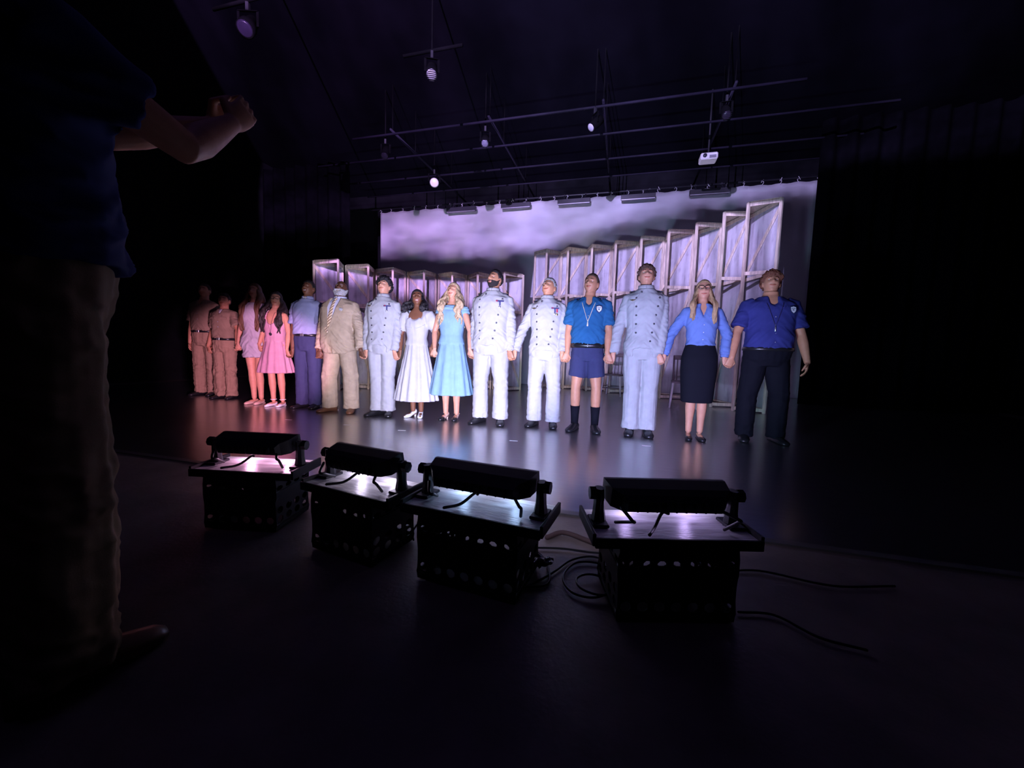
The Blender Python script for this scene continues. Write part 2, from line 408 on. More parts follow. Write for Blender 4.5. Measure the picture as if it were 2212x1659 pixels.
bm = bmesh.new(); tube(bm, [(0, -.24, .08), (0, -.24, 1.31)], .02, 8, False); bm_obj('mount_pole', bm, BLACKMETAL, t)
added_projector_lamp(t)
# ------------------------------------------------------------------ black masking curtains
VELVET = mat('black_velvet', (0.004, 0.0035, 0.006), 0.95, 0.05, var=0.2)
def curtain(name, x0, x1, y, lab, ph):
    bm = bmesh.new(); N = int((x1 - x0) / 0.03); A = []; B = []
    for i in range(N + 1):
        x = x0 + (x1 - x0) * i / N; yy = y + 0.06 * math.sin(x * 19 + ph) + 0.02 * math.sin(x * 7.3)
        A.append((x, yy)); 
    rows = [0.02, 1.2, 2.6, 4.0, 5.3]
    V = [[bm.verts.new((x, yy, z)) for x, yy in A] for z in rows]
    for a, b in zip(V, V[1:]):
        for i in range(N): bm.faces.new((a[i], a[i + 1], b[i + 1], b[i]))
    bmesh.ops.solidify(bm, geom=bm.faces[:], thickness=0.008)
    o = bm_obj(name, bm, VELVET, None, True); tag(o, lab, 'curtain', 'black masking curtains')
curtain('stage_curtain', -9.2, -6.55, 8.4, 'black pleated masking curtain left of the low frames', 0)
curtain('stage_curtain', 3.35, 6.4, 8.9, 'black pleated masking curtain right of the tall frames', 1)

# ------------------------------------------------------------------ triangular wooden frame columns
WOOD = mat('raw_pine', (0.66, 0.57, 0.43), 0.7, 0.25, var=0.28, vscale=6, bump=0.15, bscale=40, stretch=(6, 6, 0.8))
def muslin():
    m = bpy.data.materials.new('stained_muslin'); m.use_nodes = True; nt = m.node_tree; b = nt.nodes['Principled BSDF']
    tc = nt.nodes.new('ShaderNodeTexCoord'); mp = nt.nodes.new('ShaderNodeMapping'); mp.inputs['Scale'].default_value = (9, 9, 0.7)
    nt.links.new(tc.outputs['Object'], mp.inputs['Vector'])
    n = nt.nodes.new('ShaderNodeTexNoise'); n.inputs['Scale'].default_value = 1.6; n.inputs['Detail'].default_value = 5; n.inputs['Roughness'].default_value = .6
    nt.links.new(mp.outputs['Vector'], n.inputs['Vector'])
    n3 = nt.nodes.new('ShaderNodeTexNoise'); n3.inputs['Scale'].default_value = 7; n3.inputs['Detail'].default_value = 6
    nt.links.new(tc.outputs['Object'], n3.inputs['Vector'])
    ad = nt.nodes.new('ShaderNodeMath'); ad.operation = 'MULTIPLY_ADD'; ad.inputs[1].default_value = 0.5; nt.links.new(n3.outputs['Fac'], ad.inputs[0]); nt.links.new(n.outputs['Fac'], ad.inputs[2])
    r = nt.nodes.new('ShaderNodeValToRGB'); e = r.color_ramp.elements
    e[0].position = .50; e[0].color = (.62, .60, .63, 1); e[1].position = .76; e[1].color = (.93, .92, .94, 1)
    nt.links.new(ad.outputs[0], r.inputs['Fac']); nt.links.new(r.outputs['Color'], b.inputs['Base Color'])
    b.inputs['Roughness'].default_value = .9; b.inputs['Specular IOR Level'].default_value = .1
    return m
MUSLIN = muslin()
def frame_column(L, A, R, H, mid, side, lab, group):
    cx = (L[0] + A[0] + R[0]) / 3; cy = (L[1] + A[1] + R[1]) / 3
    t = thing('frame_column', lab, 'scenery', (cx, cy, 0), 0, group)
    P = [Vector((p[0] - cx, p[1] - cy, 0)) for p in (L, A, R)]
    Z = Vector((0, 0, 1)); wd = 0.042
    def part(name, m, *beams):
        bm = bmesh.new()
        for a, b, w_, h_ in beams: beam(bm, a, b, w_, h_)
        return bm_obj(name, bm, m, t)
    for p in P:
        bm = bmesh.new(); box(bm, p + Z * H / 2, (wd, wd, H), Matrix.Rotation(.6, 3, 'Z'), .004); bm_obj('post', bm, WOOD, t)
    for z in (0.05, mid, H - 0.04):
        for a, b in ((0, 1), (1, 2), (0, 2)):
            part('rail', WOOD, (P[a] + Z * z, P[b] + Z * z, 0.028, 0.055))
    bm = bmesh.new()   # plywood cap
    lo = [bm.verts.new(p + Z * (H + .001)) for p in P]; hi = [bm.verts.new(p + Z * (H + .013)) for p in P]
    bm.faces.new(lo[::-1]); bm.faces.new(hi)
    for i in range(3): bm.faces.new((lo[i], lo[(i + 1) % 3], hi[(i + 1) % 3], hi[i]))
    bm_obj('cap_board', bm, WOOD, t)
    d = (P[2] - P[0]).normalized(); nrm = Vector((-d.y, d.x, 0))
    if nrm.y < 0: nrm = -nrm
    for z0, z1 in ((0.05, mid), (mid, H - .03)):
        bm = bmesh.new(); NX, NZ = 10, 8; G = []
        for i in range(NX + 1):
            G.append([bm.verts.new(P[0].lerp(P[2], i / NX) + Z * (z0 + (z1 - z0) * j / NZ) + nrm * (.035 + .006 * math.sin(i * 1.3 + j * .8 + cx * 3))) for j in range(NZ + 1)])
        for i in range(NX):
            for j in range(NZ): bm.faces.new((G[i][j], G[i + 1][j], G[i + 1][j + 1], G[i][j + 1]))
        bmesh.ops.solidify(bm, geom=bm.faces[:], thickness=0.003)
        bm_obj('muslin_panel', bm, MUSLIN, t, True)
        a, b = (P[0], P[2]) if side > 0 else (P[2], P[0])
        part('brace', WOOD, (a + Z * (z0 + .05) + nrm * .012, b + Z * (z1 - .05) + nrm * .012, 0.016, 0.05))
RU = [((-2.24, 9.91), (-1.90, 9.67), (-1.62, 10.01)), ((-1.58, 9.95), (-1.37, 9.58), (-.98, 9.86)), ((-.95, 9.86), (-.80, 9.42), (-.38, 9.64)),
      ((-.35, 9.63), (-.27, 9.2), (.19, 9.37)), ((.22, 9.45), (.26, 8.94), (.71, 9.12)), ((.75, 9.16), (.76, 8.57), (1.23, 8.69)),
      ((1.27, 8.80), (1.21, 8.22), (1.65, 8.36)), ((1.69, 8.43), (1.56, 7.71), (1.94, 7.78)), ((1.99, 8.00), (1.82, 7.32), (2.24, 7.19))]
LU = [((-6.03, 6.69), (-5.43, 6.66), (-5.69, 7.11)), ((-5.66, 7.18), (-5.11, 7.16), (-5.30, 7.62)), ((-5.27, 7.66), (-4.77, 7.52), (-4.75, 7.98)),
      ((-4.71, 8.03), (-4.23, 7.88), (-4.16, 8.30)), ((-4.10, 8.32), (-3.69, 8.15), (-3.52, 8.53)), ((-3.48, 8.56), (-3.12, 8.22), (-2.91, 8.62)),
      ((-2.86, 8.68), (-2.52, 8.25), (-2.21, 8.65))]
ORD = ['first', 'second', 'third', 'fourth', 'fifth', 'sixth', 'seventh', 'eighth', 'ninth']
for i, u in enumerate(RU):
    frame_column(*u, 3.37, 2.25, 1, 'tall triangular wooden frame with stained cloth, %s from left in the right row' % ORD[i], 'tall frames of the right row')
for i, u in enumerate(LU):
    frame_column(*u, 2.57, 1.74, -1, 'low triangular wooden frame with stained cloth, %s from left in the left row' % ORD[i], 'low frames of the left row')

# ------------------------------------------------------------------ chairs upstage
CHW = mat('white_chair_paint', (0.75, 0.73, 0.74), 0.5, 0.4); CHD = mat('dark_chair_wood', (0.16, 0.12, 0.13), 0.5, 0.4)
def chair(x, y, rz, lab, W=0.40):
    t = thing('wooden_chair', lab, 'chair', (x, y, 0), rz, 'chairs by the tall frames')
    bm = bmesh.new(); box(bm, (0, 0, .445), (W, .40, .03), None, .008); bm_obj('seat', bm, CHD, t)
    for sx in (-1, 1):
        bm = bmesh.new(); tube(bm, [(sx * (W / 2 + .01), -.20, .0), (sx * (W / 2 - .03), -.17, .44)], [.015, .02], 10, False); bm_obj('leg', bm, CHW, t, True)
        bm = bmesh.new(); tube(bm, [(sx * (W / 2 + .01), .22, .0), (sx * (W / 2 - .03), .17, .44)], [.015, .02], 10, False); bm_obj('leg', bm, CHW, t, True)
        bm = bmesh.new(); tube(bm, [(sx * (W / 2 - .03), .17, .45), (sx * (W / 2 - .025), .22, .88)], [.017, .014], 10, False); bm_obj('back_post', bm, CHD, t, True)
        bm = bmesh.new(); tube(bm, [(sx * (W / 2 - .012), -.185, .2), (sx * (W / 2 - .012), .20, .2)], .010, 8, False); bm_obj('stretcher', bm, CHD, t, True)
    bm = bmesh.new(); tube(bm, [(-W / 2 + .01, -.188, .17), (W / 2 - .01, -.188, .17)], .010, 8, False); bm_obj('stretcher', bm, CHD, t, True)
    for k in range(4):
        bm = bmesh.new(); xx = (k - 1.5) * W * .19; tube(bm, [(xx, .175, .45), (xx, .215, .84)], .008, 8, False); bm_obj('spindle', bm, CHD, t, True)
    bm = bmesh.new(); box(bm, (0, .222, .86), (W * .95, .02, .08), None, .008); bm_obj('top_rail', bm, CHD, t)
chair(-0.16, 8.70, -.25, 'wooden chair with white legs behind man in navy shorts')
chair(1.04, 7.36, -.1, 'wooden chair with white legs behind woman in black skirt')

# ================================================================== FOOTLIGHTS
CRATE = mat('black_crate_plastic', (0.010, 0.010, 0.012), 0.55, 0.3)
FIXT = mat('black_fixture', (0.012, 0.012, 0.018), 0.5, 0.35)
BOARD = mat('worn_board', (0.72, 0.69, 0.70), 0.33, 0.5, var=0.5, vscale=5, bump=0.2, bscale=20, stretch=(1.2, 7, 4))
CABLE = mat('black_cable', (0.012, 0.012, 0.014), 0.4, 0.4)
def holed_panel(bm, W, Hh, rows, M, th=0.005):
    """rows: list of (z0, z1, count, kind)"""
    verts = []
    for z0, z1, cnt, kind in rows:
        for k in range(cnt):
            x0 = -W / 2 + W * k / cnt; x1 = -W / 2 + W * (k + 1) / cnt
            c = [Vector((x0, 0, z0)), Vector((x1, 0, z0)), Vector((x1, 0, z1)), Vector((x0, 0, z1))]
            if kind == 0:
                bm.faces.new([bm.verts.new(M @ p) for p in c]); continue
            mx, mz = (x0 + x1) / 2, (z0 + z1) / 2; hx = (x1 - x0) * .34; hz = (z1 - z0) * .40
            inn = [Vector((mx + hx * math.cos(PI / 4 * q + PI / 8), 0, mz + hz * math.sin(PI / 4 * q + PI / 8))) for q in range(8)]
            vi = [bm.verts.new(M @ p) for p in inn]; vc = [bm.verts.new(M @ p) for p in (c[2], c[3], c[0], c[1])]
            for q in range(4):     # corner q lies in quadrant q
                bm.faces.new((vc[q], vi[(2 * q + 1) % 8], vi[2 * q]))
                bm.faces.new((vc[q], vc[(q + 1) % 4], vi[(2 * q + 2) % 8], vi[(2 * q + 1) % 8]))
def crate(x, y, rz, lab, W=0.42, D=0.27, Hh=0.262):
    t = thing('plastic_crate', lab, 'crate', (x, y, 0), rz, 'crates under the footlights')
    n = int(W / .055); nd = int(D / .055)
    for ang, ww, off, cnt in ((0, W, D / 2, n), (PI, W, D / 2, n), (PI / 2, D, W / 2, nd), (-PI / 2, D, W / 2, nd)):
        bm = bmesh.new()
        R = Matrix.Rotation(ang, 4, 'Z') @ Matrix.Translation((0, -off, 0))
        rows = [(0.002, .03, 1, 0), (.03, .075, cnt, 1), (.075, .12, cnt, 0 if ang in (0, PI) else 1), (.12, .165, cnt, 0), (.165, .192, 1, 0), (.192, .222, cnt, 1), (.222, Hh, 1, 0)]
        holed_panel(bm, ww, Hh, rows, R)
        bmesh.ops.remove_doubles(bm, verts=bm.verts, dist=1e-5)
        bmesh.ops.solidify(bm, geom=bm.faces[:], thickness=0.005)
        bm_obj('side_panel', bm, CRATE, t)
    bm = bmesh.new(); box(bm, (0, 0, .008), (W, D, .01)); bm_obj('bottom', bm, CRATE, t)
def footlight(fx, fy, ang, L, lab, crlab, bdlab, lamps, tilt=.24, aimz=.06, aimx=0.0, cone=1.75, power=1.0, blend=.5, vsc=.74, roll=0.0):
    n = Vector((-math.sin(ang), math.cos(ang), 0))
    c = Vector((fx, fy, 0)) + n * .125
    crate(c.x, c.y, ang, crlab, L * .72)
    b = thing('footlight_board', bdlab, 'board', (c.x, c.y, .264), ang, 'boards on the crates')
    bm = bmesh.new(); box(bm, (0, 0, .010), (L, .25, .018), None, .002); bm_obj('plank', bm, BOARD, b)
    bm = bmesh.new(); box(bm, (0, -.131, .008), (L + .01, .012, .036), None, .002); bm_obj('front_lip', bm, CRATE, b)
    for sx in (-1, 1):
        bm = bmesh.new(); box(bm, (sx * (L / 2 + .006), 0, .014), (.012, .25, .044), None, .002); bm_obj('end_lip', bm, CRATE, b)
    t = thing('footlight', lab, 'stage light', (c.x, c.y, .284), ang, 'footlights along the stage edge')
    Lb = L * .80; zc = .112
    R = Matrix.Translation((0, -0.02, zc)) @ Matrix.Rotation(tilt, 4, 'X')     # nose lifts towards the cast
    # housing: wide front, chamfered back
    bm = bmesh.new(); prof = [(-.068, .37, .020), (-.045, .40, .032), (-.012, .47, .037), (.050, .5, .037), (.065, .5, .034)]
    rings = []
    for yy, hx, hz in prof:
        x = Lb * hx
        rings.append([R @ Vector(p) for p in ((-x, yy, -hz), (x, yy, -hz), (x, yy, hz), (-x, yy, hz))])
    loft(bm, rings); bm_obj('housing', bm, FIXT, t)
    for k in range(9):
        bm = bmesh.new(); vs = box(bm, ((k - 4) * Lb * .075, -.072, 0.004), (.006, .016, .034)); bmesh.ops.transform(bm, matrix=R, verts=vs); bm_obj('cooling_fin', bm, FIXT, t)
    bm = bmesh.new(); vs = box(bm, (0, .0665, 0), (Lb * .94, .004, .058)); bmesh.ops.transform(bm, matrix=R, verts=vs)
    bm_obj('front_glass', bm, mat('led_glass', (.4, .38, .45), .2, .5, emit=(.8, .75, 1), estr=14.0), t)
    for sx in (-1, 1):
        bm = bmesh.new(); x = sx * (Lb / 2 + .022)
        tube(bm, [(x, 0, 0), (x, 0, .05), (x, 0, zc + .02)], [(.030, .026), (.022, .02), (.017, .026)], 8, False); box(bm, (x, 0, .006), (.06, .10, .012), None, .003)
        bm_obj('bracket', bm, FIXT, t)
        bm = bmesh.new(); tube(bm, [(x + sx * .014, 0, zc), (x + sx * .036, 0, zc)], .024, 8, False); bm_obj('knob', bm, FIXT, t)
    for sx, pts in ((-1, [(-Lb * .42, -.08, zc - .02), (-Lb * .36, -.12, zc - .05), (-Lb * .34, -.10, .05), (-Lb * .42, -.02, .012)]),
                    (1, [(Lb * .38, -.08, zc - .03), (Lb * .45, -.12, zc - .04), (Lb * .46, -.11, .06), (Lb * .42, -.06, .010)]),
                    (0, [(.0, -.03, zc - .06), (-.02, -.02, .05), (-.06, -.06, .014), (-.10, -.12, .014)])):
        bm = bmesh.new(); tube(bm, cat_rom(pts, 5), .006, 8); bm_obj('power_lead', bm, CABLE, t, True)
    for sx in (-1, 1):      # added point lights that brighten the board like LED spill
        ld = bpy.data.lights.new('board_fill', 'POINT'); ld.energy = BOARD_FILL_POWER * power; ld.color = [sum(c[i] for c in lamps) / len(lamps) for i in range(3)]; ld.shadow_soft_size = .02
        lo = bpy.data.objects.new('board_fill', ld); link(lo, t); lo.location = (sx * Lb * .26, .085, .055)
    for k, colr in enumerate(lamps):
        if colr is None: continue
        ld = bpy.data.lights.new('led_cell', 'SPOT'); ld.energy = LAMP_POWER * power * (colr[3] if len(colr) > 3 else 1.0); ld.color = colr[:3]
        ld.spot_size = cone; ld.spot_blend = blend; ld.shadow_soft_size = 0.012
        lo = bpy.data.objects.new('led_cell', ld); link(lo, t)
        lo.location = R @ Vector(((k - (len(lamps) - 1) / 2) * Lb * .86 / len(lamps), .078, 0))
        d = Vector((aimx, 1, aimz)).normalized()
        lo.rotation_euler = (d.to_track_quat('-Z', 'Y') @ Matrix.Rotation(roll, 3, 'Z').to_quaternion()).to_euler(); lo.scale = (1, vsc, 1)
LAV = (.48, .40, 1.0); CYA = (.28, .78, .98); ICE = (.52, .69, 1.0); PNK = (1.0, .42, .90); PCH = (1.0, .60, .60); VIO = (.50, .30, 1.0); MAG = (.85, .25, .85); WRM = (1.0, .78, .62)
footlight(-1.74, 1.44, .21, .50, 'footlight with pink glow, leftmost of four', 'black plastic crate under the leftmost footlight', 'board on crate under the leftmost footlight',
          [PNK, PCH, PNK, MAG, PCH], aimx=-.72, aimz=.04, cone=.50, power=2.5, blend=.4, vsc=.8, roll=.68)
footlight(-1.12, 1.385, -.16, .48, 'footlight turned slightly right, second from the left', 'black plastic crate under the second footlight from the left', 'board on crate under the second footlight from the left',
          [LAV, WRM, WRM, ICE, LAV], aimx=-.55, aimz=.18, cone=1.20, power=1.7)
footlight(-.53, 1.33, -.10, .57, 'footlight with cool glow, third from the left', 'black plastic crate under the third footlight from the left', 'board on crate under the third footlight from the left',
          [LAV, CYA, ICE, CYA, LAV], aimx=-.14, aimz=.18, cone=1.7, power=.85)
footlight(.215, 1.39, .29, .56, 'footlight nearest the camera, rightmost of four', 'black plastic crate under the rightmost footlight', 'board on crate under the rightmost footlight',
          [LAV, VIO, ICE, PNK, LAV], aimx=.06, aimz=.18, cone=1.5, power=.82)

# ------------------------------------------------------------------ cables on the front floor
def cable(lab, pts, r=.0045, m=None, name='floor_cable'):
    bm = bmesh.new(); tube(bm, cat_rom(pts, 8), r, 8); o = bm_obj(name, bm, m or CABLE, None, True)
    tag(o, lab, 'cable', 'cables on the front floor')
cable('straight black cable running between the two nearest crates', [(-.33, 1.72, .0045), (-.22, 1.75, .0045), (-.08, 1.76, .0045), (.05, 1.80, .0045)])
cable('black cable forming a wide loop beside the rightmost crate', [(-.42, 1.38, .0045), (-.34, 1.38, .0045), (-.27, 1.47, .0045), (-.22, 1.56, .0045), (-.17, 1.66, .0045), (-.09, 1.72, .0045), (.0, 1.70, .0045)])
cable('black cable coiled in a small loop on the floor', [(.02, 1.62, .0055), (-.06, 1.67, .006), (-.15, 1.64, .006), (-.185, 1.52, .0055), (-.14, 1.43, .0055), (-.06, 1.42, .006), (-.005, 1.47, .012), (-.03, 1.545, .015), (-.09, 1.555, .015), (-.13, 1.51, .015), (-.11, 1.45, .0165), (-.05, 1.425, .017), (.01, 1.45, .012)])
cable('black cable curling down from the third crate', [(-.33, 1.69, .0045), (-.28, 1.63, .0045), (-.245, 1.54, .0045), (-.235, 1.47, .0045), (-.26, 1.43, .0045), (-.36, 1.40, .0045), (-.46, 1.39, .0045)])
cable('flat brown cable strip lying along the stage edge', [(-.31, 1.83, .006), (-.24, 1.90, .01), (-.12, 1.86, .008), (.0, 1.80, .006), (.08, 1.77, .006)], .012, mat('brown_cable', (.10, .06, .06), .6))
cable('black cable looping up between the second and third footlights', [(-.90, 1.60, .005), (-.93, 1.66, .03), (-.87, 1.74, .10), (-.80, 1.78, .06), (-.76, 1.84, .005), (-.70, 1.95, .005)])
cable('black cable trailing from the rightmost crate to the right', [(.42, 1.75, .005), (.6, 1.83, .005), (.85, 1.80, .005), (1.1, 1.88, .005)])
cable('black cable lying right of the rightmost crate', [(.44, 1.50, .005), (.56, 1.52, .005), (.66, 1.44, .005), (.78, 1.42, .005)])
# crumpled clear plastic by the third crate
bm = bmesh.new()
for k in range(14):
    a = random.uniform(0, 6.28); b = Vector((-.285 + .035 * math.cos(a), 1.565 + .03 * math.sin(a), .012 + random.uniform(0, .03)))
    tube(bm, [b + Vector((random.uniform(-.03, .03), random.uniform(-.03, .03), random.uniform(-.005, .02))) for _ in range(3)], .008, 6)
o = mesh_obj('cable_bundle', remesh(bm, .006, 1), mat('bundle_wrap', (.08, .07, .09), .25, .6), None, False)
tag(o, 'crumpled bundle of tied cable beside the third crate', 'cable')

# ================================================================== PEOPLE
BODY_M = [(0.80, .120, .100), (.88, .165, .122), (.96, .172, .128), (1.06, .158, .116), (1.16, .156, .118), (1.28, .174, .128), (1.38, .182, .124), (1.445, .168, .104), (1.50, .100, .078), (1.535, .060, .060), (1.60, .055, .058)]
BODY_F = [(0.80, .120, .105), (.88, .172, .128), (.95, .172, .130), (1.04, .145, .112), (1.11, .128, .100), (1.20, .142, .112), (1.29, .155, .128), (1.38, .160, .115), (1.445, .148, .092), (1.495, .085, .068), (1.53, .050, .052), (1.60, .046, .050)]
# outline of a clothed torso (x/y radii as a factor), keyed to z at 1.78 m stature
EYEW = mat('eye_white', (.5, .48, .48), .3, .5, var=.02); PUPIL = mat('eye_iris', (.03, .02, .02), .2, .5); TEETH = mat('teeth', (.8, .78, .75), .3, .5, var=.03)
GOLD = mat('gold_metal', (.75, .52, .2), .3, .5, .9); BLACKLEATHER = mat('black_leather', (.012, .012, .014), .28, .5); DARKBTN = mat('dark_button', (.05, .05, .06), .3, .5)

def head_arrays(P, nu=64, nv=44):
    fem = P['sex'] == 'f'
    u = np.linspace(0, 2 * PI, nu, endpoint=False); v = np.linspace(-PI / 2, PI / 2, nv)
    U, V = np.meshgrid(u, v, indexing='ij')
    nx, ny, nz = np.cos(V) * np.sin(U), -np.cos(V) * np.cos(U), np.sin(V)
    x = .0755 * nx; y = .094 * ny; z = .117 * nz
    t = np.clip(-z / .117, 0, 1)
    x *= 1 - (.30 if fem else .20) * t ** 1.6
    y = np.where(y > 0, y * (1 - .5 * t) * (1 + .06 * (1 - t)), y * (1 - .07 * t))
    y = np.where(y < -.06, -.06 - (np.abs(y) - .06) * .8, y)
    fr = np.clip((-ny - .15) / .4, 0, 1)
    def G(x0, z0, sx, sz, a): return a * np.exp(-((x - x0) / sx) ** 2 - ((z - z0) / sz) ** 2)
    nose = np.where((z > -.034) & (z < .035), np.clip((.032 - z) / .056, 0, 1) ** 1.1 * .032, 0)
    nose = np.where(z < -.026, nose * np.clip((z + .040) / .014, 0, 1), nose) * np.exp(-(x / (.012 + .008 * np.clip((.03 - z) / .06, 0, 1))) ** 2)
    d = nose + G(.031, .008, .015, .010, -.013) + G(-.031, .008, .015, .010, -.013) + G(0, .030, .05, .010, .006)
    d += G(0, -.057, .022, .010, .006) + G(0, -.098, .022, .016, .008) + G(.042, -.03, .018, .02, .008) + G(-.042, -.03, .018, .02, .008) + G(0, -.074, .02, .006, -.003)
    y = y - d * fr
    k = P['hs']
    pts = np.stack([x, y, z], -1) * k
    return pts, nu, nv
def head_bm(bm, pts, nu, nv, M):
    V = [[None] * nv for _ in range(nu)]
    bot = bm.verts.new(M @ Vector(pts[:, 0].mean(0))); top = bm.verts.new(M @ Vector(pts[:, -1].mean(0)))
    for i in range(nu):
        for j in range(1, nv - 1): V[i][j] = bm.verts.new(M @ Vector(pts[i, j]))
    for i in range(nu):
        k = (i + 1) % nu
        for j in range(1, nv - 2): bm.faces.new((V[i][j], V[k][j], V[k][j + 1], V[i][j + 1]))
        bm.faces.new((bot, V[k][1], V[i][1])); bm.faces.new((top, V[i][nv - 2], V[k][nv - 2]))

def ss(x, a, b):
    t = np.clip((x - a) / (b - a), 0, 1); return t * t * (3 - 2 * t)

def hand(bm, W, d, pn, left, size=1.0, curl=(.6, 1.2, .9), spread=.0, thumb_in=.4):
    d = d.normalized(); pn = (pn - d * pn.dot(d)).normalized(); a = d.cross(pn)
    if left: a = -a
    k = size
    def ringp(c, ra, rb): return [c + a * (ra * math.cos(2 * PI * j / 12)) + pn * (rb * math.sin(2 * PI * j / 12)) for j in range(12)]
    loft(bm, [ringp(W + d * (q * k), ra * k, rb * k) for q, ra, rb in ((-.03, .024, .021), (.0, .026, .019), (.03, .036, .017), (.06, .040, .016), (.085, .040, .013), (.096, .034, .009))])
    for q, (o, L, r) in enumerate(((.031, .070, .0088), (.0105, .079, .0090), (-.0105, .073, .0086), (-.031, .056, .0078))):
        p = W + d * (.080 * k) + a * (o * k); pts = [p]; ang = 0; dd = (d + a * spread * o / .03)
        for s_, c_ in zip((.46, .30, .24), curl):
            ang += c_; p = p + (dd * math.cos(ang) + pn * math.sin(ang)).normalized() * (L * s_ * k); pts.append(p)
        tube(bm, pts, [r * k, r * .97 * k, r * .9 * k, r * .75 * k], 8)
    p0 = W + d * (.022 * k) + a * (.022 * k); d1 = (d * .65 + a * .75 + pn * .25).normalized(); d2 = (d * .9 + a * (.25 - thumb_in) + pn * .45).normalized()
    p1 = p0 + d1 * (.042 * k); p2 = p1 + d2 * (.032 * k); p3 = p2 + d2 * (.024 * k)
    tube(bm, [p0, p1, p2, p3], [.014 * k, .0115 * k, .010 * k, .008 * k], 8)

def ik(S, W, l1, l2, pole):
    v = W - S; D = v.length; m = (l1 + l2) * .995
    if D > m: l1 *= D / m; l2 *= D / m
    D = max(D, abs(l1 - l2) + .01); u = v.normalized()
    a = (l1 * l1 - l2 * l2 + D * D) / (2 * D); h = math.sqrt(max(0, l1 * l1 - a * a))
    p = (pole - u * pole.dot(u)).normalized()
    return S + u * a + p * h

